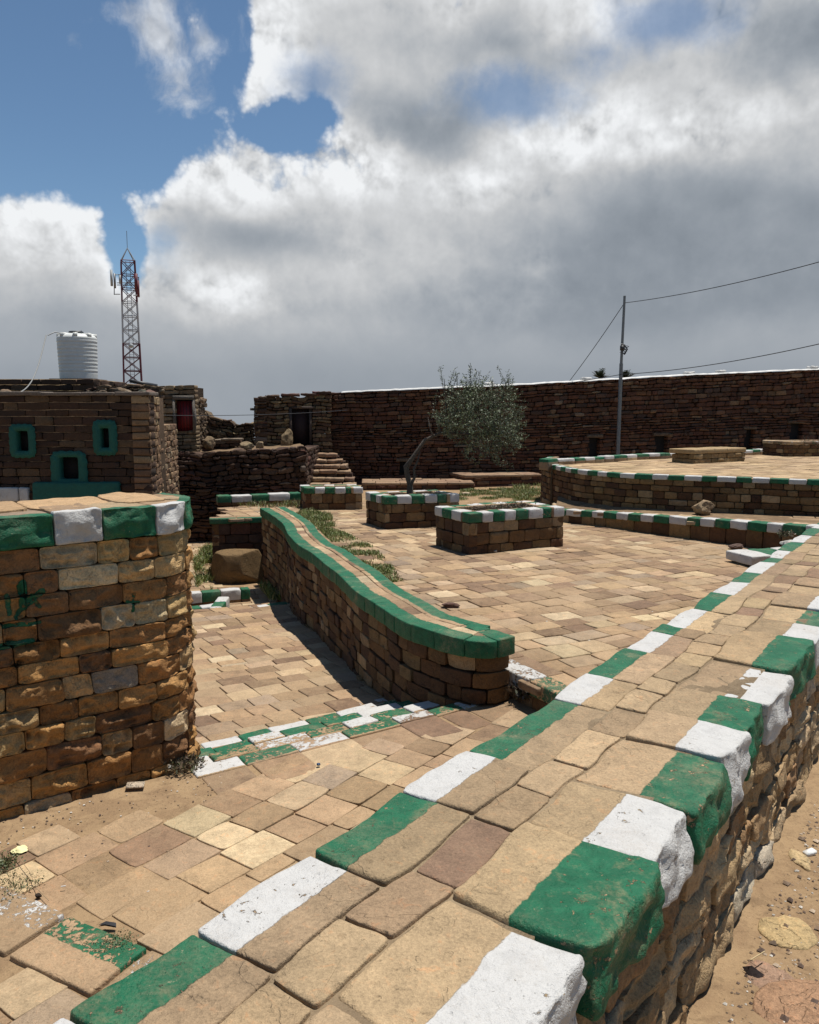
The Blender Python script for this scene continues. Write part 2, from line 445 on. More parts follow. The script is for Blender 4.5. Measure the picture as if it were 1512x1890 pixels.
def inpoly(x, y, poly):
    c = False; n = len(poly); j = n-1
    for i in range(n):
        xi, yi = poly[i]; xj, yj = poly[j]
        if (yi > y) != (yj > y) and x < (xj-xi)*(y-yi)/(yj-yi)+xi: c = not c
        j = i
    return c
def paving(mb, poly, d, zfun, rw=(.22, .34), ll=(.25, .45), th=.05, gap=.010, pal=None, k=(3, 3, 1), r=.005, wob=.02, rough=.003, jit=.003, fine=False,
           skip=None, tilt=.005, wobf=1.7, colf=None, recolor=None):
    d = np.array(d, float); d /= np.linalg.norm(d); nn = np.array([d[1], -d[0]])
    P = np.array(poly); S = P@d; N = P@nn
    n = N.min()-rnd.uniform(0, rw[0])
    path = Path([(0, 0), tuple(d)])
    while n < N.max():
        w = rnd.uniform(*rw); x = cuts(S.min()-.3, S.max()+.3, *ll)
        for j in range(len(x)-1):
            sc, nc = (x[j]+x[j+1])/2, n+w/2; c = d*sc+nn*nc
            if not inpoly(c[0], c[1], poly): continue
            if skip and skip(c[0], c[1]): continue
            parts = [(x[j], x[j+1], n, n+w)]
            if rnd.random() < .06: m = n+w*rnd.uniform(.4, .6); parts = [(x[j], x[j+1], n, m), (x[j], x[j+1], m, n+w)]
            for (a, b, c0, c1) in parts:
                q = rnd.uniform(-jit, jit)
                stone(mb, path, a+gap*rnd.uniform(.2, .8), b-gap*rnd.uniform(.2, .8), c0+gap*rnd.uniform(.2, .8), c1-gap*rnd.uniform(.2, .8), -th+q, q, r=r, k=k, fine=fine,
                      col=(recolor(c[0], c[1]) if recolor else pick(pal)), rough=rough, wob=wob, wobf=wobf, drop='z0',
                      tilt=(rnd.uniform(-tilt, tilt), rnd.uniform(-tilt, tilt)),
                      zf=(lambda s_, z_: z_ + zfun(*path.at(s_, np.full_like(s_, nc)))), corner=rnd.choice([.001, .002, .008]))
        n += w

# ------------------------------------------------------------------ materials
GREEN = (.004, .082, .036); WHITE = (.47, .46, .44)
def mat_stone(name, bump=.5, var=1.0, joint=False, rough=.85, grain=140., big=14., paint=True, bdist=.01, green=GREEN, LEDGE=1.1, dust=0.0):
    m = bpy.data.materials.new(name); m.use_nodes = True; nt = m.node_tree; nt.nodes.clear(); E.nt = nt
    out = nt.nodes.new('ShaderNodeOutputMaterial'); bs = nt.nodes.new('ShaderNodeBsdfPrincipled'); nt.links.new(bs.outputs[0], out.inputs[0])
    tc = nt.nodes.new('ShaderNodeTexCoord'); geo = nt.nodes.new('ShaderNodeNewGeometry'); P = geo.outputs['Position']
    def attr(n, o='Fac'):
        a = nt.nodes.new('ShaderNodeAttribute'); a.attribute_name = n; return E(a.outputs[o])
    col = attr('Col', 'Color')
    n1 = noise(P, big, 5, .6, .6); n2 = noise(P, grain, 4, .6); n3 = noise(P, big*3.1, 5, .65, 1.2, (5, 9, 2))
    n4 = noise(P, 3.2, 4, .6, .4, (1, 2, 3))
    val = 1.0 + ((n1-.5)*1.0 + (n2-.5)*1.1 + (noise(P, grain*3.2, 2, .6)-.5)*.9 + (n3-.5)*.9 + (n4-.5)*.55)*var
    mul = nt.nodes.new('ShaderNodeVectorMath'); mul.operation = 'SCALE'; nt.links.new(col.s, mul.inputs[0]); nt.links.new(val.s, mul.inputs['Scale'])
    base = E(mul.outputs[0])
    # iron-brown veins
    vein = smooth(n3, .56, .70)*.35
    base = mixc(vein, base, mixc(1.0, base, (1.15, .72, .5), 'MULTIPLY'))
    pitd = smooth(noise(P, grain*.45, 3, .7, 0, (3, 3, 3)), .66, .74)
    base = mixc(pitd*.5, base, mixc(1.0, base, (.45, .42, .4), 'MULTIPLY'))
    lg = noise(P, big*.42, 5, .6, .5, (2, 8, 4))*5.0
    fr = E.m('FRACT', lg); ledge = (lg - fr + smooth(fr, 0.0, .10))*(1/5.0)
    pit2 = smooth(noise(P, grain*.22, 4, .65, 0, (8, 3, 1)), .60, .72)
    base = mixc(pit2*.35, base, mixc(1.0, base, (.60, .54, .48), 'MULTIPLY'))
    if dust > 0:
        dm = smooth(noise(P, 1.1, 5, .6, .3, (3, 1, 5)) + (noise(P, 22, 5, .7, 0, (3, 7, 5)) - .5)*.5, .46, .66)*dust
        base = mixc(dm, base, mixc(smooth(n2, .4, .6), (.27, .185, .105), (.33, .235, .14)))
    hgt = n1*.25 + n3*.30 + n2*.22 + noise(P, grain*2.6, 2, .6)*.08 - pitd*.10 - pit2*.12 + ledge*LEDGE*.8
    if paint:
        pd = attr('pd'); pc = attr('pc'); we = attr('wear')
        e = pd + (noise(P, 17, 6, .62, .3, (4, 4, 4))-.5)*.030
        mask = smooth(e, -.0015, .0025)
        chip = noise(P, 42, 7, .72, .4, (8, 1, 6))*.65 + noise(P, 9, 4, .6, .5, (1, 7, 6))*.35
        th = 0.66 - we*.25
        wn = nt.nodes.new('ShaderNodeMath'); wn.operation = 'SUBTRACT'; nt.links.new(chip.s, wn.inputs[0]); nt.links.new(th.s, wn.inputs[1])
        keepm = 1.0 - smooth(E(wn.outputs[0]), -.01, .02)
        mask = mask*keepm
        gv = noise(P, 16, 5, .6, .8, (2, 2, 8))
        gr = mixc(smooth(gv, .35, .7), green, tuple(c*1.40+.003 for c in green))
        gr = mixc(smooth(noise(P, 85, 4, .7, 0, (1, 9, 4)), .64, .71)*.6, gr, (.30, .26, .16))
        gr = mixc(smooth(noise(P, 7, 7, .75, .3, (6, 6, 1)), .52, .70)*.45, gr, base)
        wh = mixc(smooth(gv, .42, .72)*.6, WHITE, tuple(c*.80 for c in WHITE))
        wh = mixc(smooth(noise(P, 70, 4, .7, 0, (9, 9, 1)), .62, .70)*.5, wh, (.30, .27, .23))
        wh = mixc(smooth(noise(P, 5, 6, .7, .5, (3, 9, 5)), .55, .75)*.3, wh, (.40, .36, .30))
        pcol = mixc(smooth(pc, .4, .6), gr, wh)
        pcol = mixc(smooth(noise(P, 3.5, 6, .65, .3, (2, 4, 9)) + (n2-.5)*.5, .45, .75)*.22, pcol, (.30, .22, .14))
        base = mixc(mask, base, pcol)
        rg = mask*(-.25) + rough
        nt.links.new(rg.s, bs.inputs['Roughness'])
        hgt = hgt - mask*ledge*LEDGE*.6 + mask*.05 + mask*noise(P, 48, 5, .7, .3, (6, 2, 2))*.30
    else: bs.inputs['Roughness'].default_value = rough
    bs.inputs['Specular IOR Level'].default_value = .3
    nt.links.new(base.s, bs.inputs['Base Color'])
    bp = nt.nodes.new('ShaderNodeBump'); bp.inputs['Strength'].default_value = bump; bp.inputs['Distance'].default_value = bdist
    nt.links.new(hgt.s, bp.inputs['Height']); nt.links.new(bp.outputs[0], bs.inputs['Normal'])
    return m
def mat_plain(name, col, rough=.6, metal=0.0, bump=0.0, scale=30., var=.2, attrcol=False, spec=.5):
    m = bpy.data.materials.new(name); m.use_nodes = True; nt = m.node_tree; nt.nodes.clear(); E.nt = nt
    out = nt.nodes.new('ShaderNodeOutputMaterial'); bs = nt.nodes.new('ShaderNodeBsdfPrincipled'); nt.links.new(bs.outputs[0], out.inputs[0])
    geo = nt.nodes.new('ShaderNodeNewGeometry'); P = geo.outputs['Position']
    n1 = noise(P, scale, 5, .6, .4); n2 = noise(P, scale*.2, 3, .6)
    if attrcol:
        a = nt.nodes.new('ShaderNodeAttribute'); a.attribute_name = 'Col'; base = E(a.outputs['Color'])
    else: base = mixc(0.0, col, col)
    v = 1.0 + (n1-.5)*var*2 + (n2-.5)*var
    mul = nt.nodes.new('ShaderNodeVectorMath'); mul.operation = 'SCALE'; nt.links.new(base.s, mul.inputs[0]); nt.links.new(v.s, mul.inputs['Scale'])
    nt.links.new(mul.outputs[0], bs.inputs['Base Color'])
    bs.inputs['Roughness'].default_value = rough; bs.inputs['Metallic'].default_value = metal; bs.inputs['Specular IOR Level'].default_value = spec
    if bump:
        bp = nt.nodes.new('ShaderNodeBump'); bp.inputs['Strength'].default_value = bump; bp.inputs['Distance'].default_value = .02
        nt.links.new(n1.s, bp.inputs['Height']); nt.links.new(bp.outputs[0], bs.inputs['Normal'])
    return m
def mat_sand(name, col, col2, bump=.6):
    m = bpy.data.materials.new(name); m.use_nodes = True; nt = m.node_tree; nt.nodes.clear(); E.nt = nt
    out = nt.nodes.new('ShaderNodeOutputMaterial'); bs = nt.nodes.new('ShaderNodeBsdfPrincipled'); nt.links.new(bs.outputs[0], out.inputs[0])
    geo = nt.nodes.new('ShaderNodeNewGeometry'); P = geo.outputs['Position']
    n1 = noise(P, 5, 6, .65, .5); n2 = noise(P, 70, 5, .7); n3 = noise(P, 260, 3, .6); n4 = noise(P, 1.3, 3, .5, 0, (4, 1, 1))
    base = mixc(smooth(n1*.7 + n4*.3, .42, .58), col, col2)
    base = mixc(smooth(noise(P, 16, 6, .75, .5, (2, 2, 2)), .50, .68)*.6, base, tuple(c*.62 for c in col2))
    base = mixc(smooth(n2, .55, .68)*.6, base, tuple(c*.5 for c in col2))
    base = mixc(smooth(n3, .62, .70)*.45, base, tuple(min(.8, c*1.7) for c in col))
    nt.links.new(base.s, bs.inputs['Base Color']); bs.inputs['Roughness'].default_value = .95; bs.inputs['Specular IOR Level'].default_value = .15
    h = n1*.5 + n2*.5 + n3*.12
    bp = nt.nodes.new('ShaderNodeBump'); bp.inputs['Strength'].default_value = bump; bp.inputs['Distance'].default_value = .03
    nt.links.new(h.s, bp.inputs['Height']); nt.links.new(bp.outputs[0], bs.inputs['Normal'])
    return m
M_FLAG = mat_stone('flagstone', .9, .85, big=9, bdist=.012, dust=.50)
M_NEAR = mat_stone('coping_sandstone', .95, .85, big=10, bdist=.016, dust=.35)
M_ROCKF = mat_stone('rock_faced_sandstone', 1.0, 1.0, big=12, bdist=.022, grain=110, LEDGE=1.6)
M_RUB = mat_stone('dark_rubble_stone', .8, 1.2, big=7, bdist=.02, grain=60)
M_FAR = mat_stone('distant_sandstone', .7, .9, big=7, bdist=.02, grain=70)
M_MORT = mat_sand('mortar', (.27, .205, .13), (.20, .145, .09))
M_DMORT = mat_sand('gap_shadow_earth', (.065, .043, .027), (.045, .029, .018))  # wall core earth, colour darkened to put the gaps' shadow into the joints
M_SAND = mat_sand('sandy_soil', (.30, .205, .115), (.235, .155, .088))
M_SANDB = mat_sand('joint_sand', (.21, .145, .085), (.15, .10, .06))
M_DARK = mat_plain('dark_opening', (.006, .005, .005), .9)
M_TEAL = mat_plain('teal_paint', (.003, .075, .056), .8, bump=.5, scale=18, var=.35)
M_RED = mat_plain('dark_red_door_paint', (.20, .012, .014), .6, bump=.2, scale=25, var=.3)
M_PLAS = mat_sand('old_plaster', (.26, .20, .12), (.17, .12, .075), .8)
M_WPLAS = mat_plain('whitewash', (.62, .61, .58), .85, bump=.6, scale=12, var=.15)
M_METAL = mat_plain('galvanised_steel', (.16, .165, .17), .5, .6, var=.3)
M_BLK = mat_plain('black_plastic', (.02, .02, .022), .5)
M_TANK = mat_plain('white_tank_plastic', (.52, .53, .51), .5, var=.16, scale=6)
M_TREDP = mat_plain('tower_red', (.09, .010, .020), .6); M_TWHT = mat_plain('tower_white', (.34, .35, .37), .6)
M_COLR = mat_plain('tinted_surface', (.3, .3, .3), .8, attrcol=True, var=.3, bump=.3)
M_BARK = mat_plain('olive_bark', (.065, .052, .040), .95, bump=1.0, scale=40, var=.5)
def mat_leaf(name):
    m = mat_plain(name, (.1, .1, .1), .55, attrcol=True, var=.2, scale=20)
    return m
M_LEAF = mat_leaf('leaf')

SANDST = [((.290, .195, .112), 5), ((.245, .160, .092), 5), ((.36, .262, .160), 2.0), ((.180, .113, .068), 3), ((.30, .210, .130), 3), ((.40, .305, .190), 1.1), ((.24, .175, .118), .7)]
TOPST = [((.285, .200, .116), 6), ((.32, .227, .130), 3), ((.235, .160, .094), 2.5), ((.20, .125, .078), .8)]
WALLST = [((.34, .180, .062), 5), ((.26, .128, .044), 4), ((.40, .26, .115), 2.5), ((.18, .09, .038), 2), ((.44, .33, .19), .8), ((.23, .19, .14), .5), ((.08, .05, .035), .5)]
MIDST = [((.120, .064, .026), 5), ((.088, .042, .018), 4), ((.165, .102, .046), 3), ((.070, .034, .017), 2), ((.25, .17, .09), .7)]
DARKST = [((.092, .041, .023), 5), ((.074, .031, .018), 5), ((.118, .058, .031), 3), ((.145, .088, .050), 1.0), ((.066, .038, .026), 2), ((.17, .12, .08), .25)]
RUBST = [((.055, .029, .018), 5), ((.045, .025, .017), 4), ((.082, .049, .031), 3), ((.12, .09, .068), .8), ((.085, .04, .028), 1.5)]
OUTST = [((.32, .215, .115), 5), ((.26, .165, .08), 4), ((.38, .275, .16), 2.5), ((.21, .125, .06), 2), ((.36, .30, .22), .8)]

# ------------------------------------------------------------------ levels
Z_WALL = .66; Z_PATH = -.28; Z_PLAZA = -.10; Z_LOW = -1.10; Z_STRIP = .20; Z_PLAT = .72
D = np.array([.5765, .8171]); N = np.array([.8171, -.5765])           # run of the near wall and its outward side
OUT = float(np.dot(G(1262, 1487, Z_WALL)[:2], N)); INN = float(np.dot(G(1017, 1288, Z_WALL)[:2], N))
EST = np.array([.83, .557]); EST /= np.linalg.norm(EST); EPE = np.array([-EST[1], EST[0]])    # run of the step edges / downhill

def struct(o): o['kind'] = 'structure'; return o
def bank_z(x, y):
    q = np.stack([np.asarray(x)*1.7, np.asarray(y)*1.7, 0*np.asarray(x)], -1)
    return fbm(q, 3)*.025 - .008 + fbm(q*7, 3)*.006
def ground_sheet():
    mb = MB()
    g = np.concatenate([-np.geomspace(1500, 3, 26), np.linspace(-2.5, 2.5, 5), np.geomspace(3, 1500, 26)])
    X, Y = np.meshgrid(g, g, indexing='ij')
    Zz = Z_LOW - .02 + 0*X - np.clip(np.hypot(X, Y)-50, 0, 1e9)*.04
    mb.grid(np.stack([X, Y, Zz], -1)); struct(mb.build('ground', M_SAND))
    # bank of soil outside the near wall (its retaining side is hidden by the wall)
    mb = MB()
    a = np.concatenate([np.linspace(-3, -.2, 10), np.linspace(0, 6, 200), np.linspace(6.2, 30, 80)]); b = np.concatenate([[OUT-.12, OUT-.12], np.linspace(OUT-.1, 3.0, 60), np.geomspace(3.2, 60, 14)])
    S, B = np.meshgrid(a, b, indexing='ij')
    pts = S[..., None]*D + B[..., None]*N
    p3 = np.stack([pts[..., 0]*1.7, pts[..., 1]*1.7, 0*S], -1)
    Zz = bank_z(pts[..., 0], pts[..., 1])
    Zz[:, 0] = Z_LOW - .5
    mb.grid(np.stack([pts[..., 0], pts[..., 1], Zz], -1), flip=False); struct(mb.build('soil_bank', M_SAND))
ground_sheet()

# ------------------------------------------------------------------ near path, steps, lower path
ST0 = 4.19; STEPS = [ST0, 4.46, 4.73, 4.98, 5.22]; STZ = [-.28, -.35, -.425, -.50, -.57]
def onst(x, y): return x*EPE[0] + y*EPE[1]
def ramp_z(x, y): return -.575 - .062*(np.asarray(y) - 6.2)
def wallside(s_perp, t):   # point with step coordinate t, on the near wall's inner line
    # solve EPE.p=t , N.p=INN+.1
    M = np.array([EPE, N]); return np.linalg.solve(M, [t, INN+.08])
path_poly = [tuple(D*-1.2 + N*(INN+.1)), tuple(wallside(0, ST0)), tuple(EST*-3.2 + EPE*ST0), (-4.5, 2.5), (-4.5, -.5)]
mb = MB(); mb.prism(path_poly, Z_LOW-.1, Z_PATH-.011)
struct(mb.build('path_bed', M_SAND))
strip_pts = [G(0, 1690, Z_PATH)[:2], G(245, 1800, Z_PATH)[:2]]
SD = strip_pts[1]-strip_pts[0]; SD /= np.linalg.norm(SD); SN = np.array([SD[1], -SD[0]])
def in_strip(x, y):
    t = np.dot(np.array([x, y])-strip_pts[0], SN); return -.12 < t < .15
def sandy(x, y):     # along the round wall the flags are buried
    if x > -1.15: return False
    b0 = G(0, 1560, Z_PATH)[:2]; b1 = G(340, 1455, Z_PATH)[:2]
    d = b1-b0; d /= np.linalg.norm(d); nn_ = np.array([-d[1], d[0]])
    return np.dot(np.array([x, y])-b0, nn_) > -.08 + .1*math.sin(x*7)
mb = MB()
path_pave = [path_poly[0], tuple(wallside(0, ST0-.33)), tuple(EST*-3.2 + EPE*(ST0-.33)), path_poly[3], path_poly[4]]
paving(mb, path_pave, D, lambda x, y: Z_PATH + .012*fbm(np.stack([x*1.5, y*1.5, 0*x], -1), 2), rw=(.185, .245), ll=(.19, .31), th=.05, gap=.005, pal=SANDST,
       k=(7, 6, 1), r=.005, wob=.03, rough=.004, fine=True, skip=lambda x, y: in_strip(x, y) or sandy(x, y), tilt=.004, jit=.002)
struct(mb.build('path', M_FLAG, freq=9))
# painted flags of the low step across the path
mb = MB(); pth = Path([strip_pts[0]-SD*.9, strip_pts[1]+SD*.9]); x = .02
cols = [1, 1, 1, 0, 0, 1]
s_g0 = pth.s_of(G(60, 1735, Z_PATH)[:2]); s_g1 = pth.s_of(G(262, 1815, Z_PATH)[:2])
for (a, b, pc, we) in ((.0, .35, 0, .5), (.35, .62, 1, .7), (.62, s_g0-.01, 1, .85), (s_g0, s_g1-.10, 0, .56), (s_g1-.09, s_g1+.5, 1, 1.0)):
    stone(mb, pth, a+.006, b-.006, -.12, .14, Z_PATH-.05, Z_PATH+.012, r=.01, k=(10, 8, 1), fine=True, col=pick(SANDST), rough=.004, drop='z0', wob=.01,
          pdf=lambda s_, n_, z_: .035 - np.abs(n_+.06) + .03, pc=pc, wear=we)
o = mb.build('painted_step_edge', M_FLAG, org=(strip_pts[1][0], strip_pts[1][1], Z_PATH))
setp(o, 'worn green and white painted flagstones set across the path beside the low wall', 'step')

# the shallow flight of steps
st = thing('stone_steps', 'shallow fan of steps with worn green and white nosings going down to the lower path', 'steps', (*(EST*.3+EPE*4.7), Z_PATH))
pe = Path([EST*-3.4, EST*6.0]); OFF = 3.4      # s = e + OFF ; n = -perp
def nst(t): return -t
mb = MB(); mo = MB()
for i in range(4):
    t0, t1 = STEPS[i], STEPS[i+1]
    zt_ = STZ[i]
    # painted nosing row at the downhill edge of each tread (tread i spans t0-? .. t0)
emax = [float(np.dot(wallside(0, t), EST)) for t in STEPS]
for i in range(5):
    t = STEPS[i]; z = STZ[i]; hi = emax[i] + OFF
    hi = OFF + 4.9 - (t-ST0)*1.35
    if i < 4:                                              # core under this tread
        mo.prism([tuple(EST*-3.2+EPE*(t-.3)), tuple(EST*(hi-OFF)+EPE*(t-.3)), tuple(EST*(hi-OFF)+EPE*(t-.015)), tuple(EST*-3.2+EPE*(t-.015))], Z_LOW-.05, z-.02)
    x = cuts(.2 if i else OFF+1.36, hi, .2, .36); c = rnd.randint(0, 1) if i else 0
    for j in range(len(x)-1):
        c = (1-c if rnd.random() < .85 else 0)
        w = rnd.uniform(.11, .15)
        we = rnd.choice([.15, .35, .5, .62]) if i else rnd.choice([.25, .4, .5])
        stone(mb, pe, x[j]+.003, x[j+1]-.003, -t-.0, -t+w, z-.07, z+rnd.uniform(-.004, .008), r=.01, k=(7, 4, 1), fine=True, col=pick(SANDST), rough=.005, wob=.012,
              pdf=lambda s_, n_, z_, t=t, w=w: (w*.93) - (n_+t), pc=c, wear=we, drop='z0', tilt=(rnd.uniform(-.006, .006), rnd.uniform(-.006, .006)))
        if True:
            stone(mb, pe, x[j]+.003+rnd.uniform(-.03, .03), x[j+1]-.003, -t+w+.004, (-STEPS[i-1]+.01 if i else -t+.42), z-.07, z+rnd.uniform(-.006, .003), r=.01, k=(5, 3, 1), fine=True, col=pick(SANDST), rough=.005, wob=.012, drop='z0')
mb.build('tread_stones', M_FLAG, st, freq=10); mo.build('step_core', M_SANDB, st)

# lower path beyond the steps (slopes gently away)
lp = [tuple(EST*-3.2+EPE*5.22), tuple(EST*2.6+EPE*5.22), (1.2, 5.7), P2(700, 1300, -.6), P2(600, 1200, -.7), P2(528, 1112, -.84), P2(500, 1080, -.9),
      P2(480, 1117, -.84), P2(350, 1137, -.84), (-6, 10.2)]
lp = [lp[0], (2.2, lp[1][1]+.2), (1.2, 6.6), (0.3, 8.0), (-.9, 10.4), P2(528, 1112, -.84), P2(352, 1137, -.84), (-5.5, 9.6)]
mb = MB()
xs = np.linspace(-6, 2.5, 30); ys = np.linspace(4.5, 11.5, 30)
Pn = [(x, y) for x, y in lp]
# bed: a sheared prism
from mathutils.geometry import tessellate_polygon
tt = tessellate_polygon([[Vector((x, y, 0)) for x, y in Pn]])
mb.add([(x, y, float(ramp_z(x, y))-.015) for x, y in Pn], [tuple(q) for q in tt])
n_ = len(Pn); mb.add([(x, y, Z_LOW-.1) for x, y in Pn]+[(x, y, float(ramp_z(x, y))-.015) for x, y in Pn], [(i, (i+1) % n_, (i+1) % n_+n_, i+n_) for i in range(n_)])
struct(mb.build('lower_path_bed', M_SANDB))
far_a, far_b = np.array(P2(528, 1112, -.84)), np.array(P2(352, 1137, -.84))
mb = MB()
paving(mb, lp, EST, ramp_z, rw=(.18, .26), ll=(.18, .31), th=.05, gap=.006, pal=SANDST, k=(5, 4, 1), r=.008, wob=.03, rough=.004, fine=True)
struct(mb.build('lower_path', M_FLAG, freq=9))
# painted far edge of the lower path
mb = MB(); fp = Path([far_b + (far_b-far_a)*1.2, far_a]); x = cuts(0, fp.L, .25, .4)
for j in range(len(x)-1):
    stone(mb, fp, x[j]+.004, x[j+1]-.004, -.02, .13, -1.0, -.825, r=.012, k=(4, 2, 2), fine=True, col=pick(SANDST), pdf=lambda s_, n_, z_: .1-0*s_, pc=j % 2, wear=.35, rough=.004)
o = mb.build('painted_path_edge', M_FLAG, org=(far_a[0], far_a[1], -.84)); setp(o, 'thin green and white painted edging at the far end of the lower path', 'edging')

# ------------------------------------------------------------------ plaza
def par_pts():
    o_ = [(483, 937), (505, 950), (526, 966), (536, 985), (556, 1006), (580, 1019), (602, 1038), (629, 1058), (664, 1091), (706, 1117), (747, 1143), (796, 1161), (850, 1176), (900, 1181), (940, 1173)]
    return [P2(a, b, .17) for a, b in o_]
par = Path(par_pts(), curve=True)
PEND = par.p[-1]
edge0 = G(900, 1219, Z_PLAZA)[:2]; edge1 = G(1017, 1276, Z_PLAZA)[:2]
ed = (edge1-edge0)/np.linalg.norm(edge1-edge0)
# where the plaza edge meets the near wall
tt_ = (INN+.1-np.dot(edge0, N))/np.dot(ed, N); edge2 = edge0+ed*tt_
parin = [tuple(np.array(par.at(np.array([s]), np.array([-.2])))[:, 0]) for s in np.linspace(par.L, 0, 14)]
wallfar = D*16+N*(INN+.1)
plaza_poly = [tuple(edge0), tuple(edge2), tuple(wallfar), (14, 19), (6, 24), (-3.4, 24), tuple(np.array(P2(392, 958, Z_PLAZA))+[.06, .12]), tuple(np.array(P2(486, 956, Z_PLAZA))+[0, .12])] + parin[::-1][0:14]
# ground under: prism
mb = MB(); mb.prism([tuple(p) for p in plaza_poly], Z_LOW-.05, Z_PLAZA-.012); struct(mb.build('plaza_bed', M_SAND))
pv_poly = [tuple(edge0+ed*.0), tuple(edge2), tuple(D*13+N*(INN+.1)), P2(1039, 962, Z_PLAZA), P2(850, 935, Z_PLAZA), P2(700, 925, Z_PLAZA), P2(560, 932, Z_PLAZA), P2(412, 936, Z_PLAZA), P2(408, 958, Z_PLAZA), P2(486, 956, Z_PLAZA)] + parin[::-1]
mb = MB()
def plz(x, y): return Z_PLAZA + .010*fbm(np.stack([x*.8, y*.8, 0*x], -1), 2)
paving(mb, pv_poly, (.88, .475), plz, rw=(.18, .30), ll=(.18, .34), th=.05, gap=.005, pal=SANDST, k=(3, 3, 1), r=.007, wob=.03, rough=.004)
struct(mb.build('plaza', M_FLAG, freq=9))

# plaza edge down to the steps
eg = thing('plaza_edge_wall', 'short stub of retaining wall with worn green and white top stones at the foot of the curved parapet', 'retaining wall', (*edge0, Z_PLAZA))
ep = Path([tuple(edge0-ed*.35), tuple(edge2)])
mb = MB(); masonry(mb, ep, -.75, Z_PLAZA-.09, (.1, .14), (.2, .34), pal=MIDST, k=(4, 1, 3), fine=True, chis=.02); strip(mb, ep, -.3, -.06, -.9, Z_PLAZA-.06); mb.build('masonry', M_ROCKF, eg)
mb = MB(); x = [0, .22, .42, .86, 1.3, 1.7, 2.1, 2.5]
for j in range(len(x)-1):
    if x[j] > ep.L: break
    stone(mb, ep, x[j]+.004, x[j+1]-.004, -.28, .015, Z_PLAZA-.09, Z_PLAZA+.015, r=.015, k=(8, 6, 3), fine=True, col=pick(SANDST), pdf=lambda s_, n_, z_: n_+.14, pc=(0, 0, 1, 0, 1, 0, 1)[j], wear=.55, rough=.006)
mb.build('coping', M_NEAR, eg)

# ------------------------------------------------------------------ curved green parapet
pr = thing('curved_parapet', 'long curved low wall with solid green edges and bare stone centre along its top', 'parapet', (*PEND, Z_PLAZA))
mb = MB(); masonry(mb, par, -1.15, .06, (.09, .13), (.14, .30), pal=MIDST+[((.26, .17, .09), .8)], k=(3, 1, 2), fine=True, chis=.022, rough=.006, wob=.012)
pend = Path([tuple(PEND), tuple(np.array(par.at(np.array([par.L]), np.array([-.34])))[:, 0])])
masonry(mb, pend, -.6, .06, (.09, .13), (.12, .2), pal=MIDST, k=(3, 1, 2), fine=True)
pin = Path([tuple(np.array(par.at(np.array([s]), np.array([-.33])))[:, 0]) for s in np.linspace(par.L, 0, 30)])
masonry(mb, pin, Z_PLAZA-.1, .06, (.07, .09), (.2, .3), pal=MIDST, k=(2, 1, 1))
mb.build('masonry', M_ROCKF, pr)
mb = MB(); strip(mb, par, -.28, -.05, -1.2, .05, ds=.15); mb.build('core', M_DMORT, pr)
mb = MB(); x = cuts(0, par.L, .2, .3)
for j in range(len(x)-1):
    last = j == len(x)-2
    c = pick(SANDST)
    q = rnd.uniform(-.002, .002)
    wl = rnd.uniform(.095, .110)
    for (n0, n1, zz) in ((-.20, .03, 0), (-.36, -.205, .0)):
        pdf = (lambda s_, n_, z_, wl=wl: n_+wl) if n0 > -.3 else (lambda s_, n_, z_: -.245-n_)
        if last: pdf = lambda s_, n_, z_: .1+0*s_
        stone(mb, par, x[j]+.001, x[j+1]-.001+(.03 if last else 0), n0, n1, .045, .17+q+rnd.uniform(-.002, .002), r=.010 if n0 > -.3 else .008, k=(6, 5, 3), fine=True, col=c if n0 > -.3 else pick(SANDST), rough=.008, wob=.006, pdf=pdf, pc=0, wear=.12, corner=0)
mb.build('coping', M_NEAR, pr, freq=12)

# ------------------------------------------------------------------ near wall
nw = thing('low_wall', 'broad low stone wall in the foreground with green and white painted edge blocks', 'wall', (*(D*2.5+N*(OUT-.27)), 0))
S0 = -.2; SL = 16.0
def w2(s, n): return tuple(D*s + N*n)
npth = Path([w2(S0, OUT), w2(SL, OUT)])     # travelling away: right side is outward
left_px = [(160, 1885), (385, 1735), (590, 1583), (757, 1467), (880, 1392), (1017, 1288), (1088, 1246), (1159, 1199), (1206, 1167), (1230, 1155), (1276, 1122), (1321, 1094), (1356, 1072), (1384, 1055), (1408, 1035), (1422, 1027), (1439, 1015), (1457, 999), (1479, 987), (1497, 974)]
ls = [float(np.dot(G(a, b, Z_WALL)[:2], D))-S0 for a, b in left_px]
ls = [ls[0]-1.0, ls[0]-.5] + ls
while ls[-1] < SL-S0-.4: ls.append(ls[-1]+rnd.uniform(.25, .42))
right_px = [(1045, 1742), (1190, 1585), (1262, 1492), (1330, 1402), (1364, 1348), (1404, 1293), (1455, 1240), (1497, 1182)]
rs = [float(np.dot(G(a, b, Z_WALL)[:2], D))-S0 for a, b in right_px]
rs = [rs[0]-.75, rs[0]-.36] + rs
while rs[-1] < SL-S0-.4: rs.append(rs[-1]+rnd.uniform(.24, .40))
W = OUT-INN
mb = MB()
for j in range(len(ls)-1):
    pc = (j % 2)            # ls[2]=(160,1885) starts green
    far = ls[j] > 4
    k = (18, 11, 6) if not far else (4, 3, 2)
    sw = rnd.uniform(.17, .21); pw = rnd.uniform(.095, .115)
    q = rnd.uniform(-.006, .006)
    stone(mb, npth, ls[j]+.003, ls[j+1]-.003, -W, -W+.203, Z_WALL-.13, Z_WALL+q, r=.006, k=k, fine=True, col=pick(TOPST), rough=.006, wob=.018, wobf=5, corner=.003, plan=True,
          pdf=lambda s_, n_, z_, pw=pw: -W+pw-n_, pc=pc, wear=.22 if pc else .26, tilt=(rnd.uniform(-.006, .006), rnd.uniform(-.008, .004)))
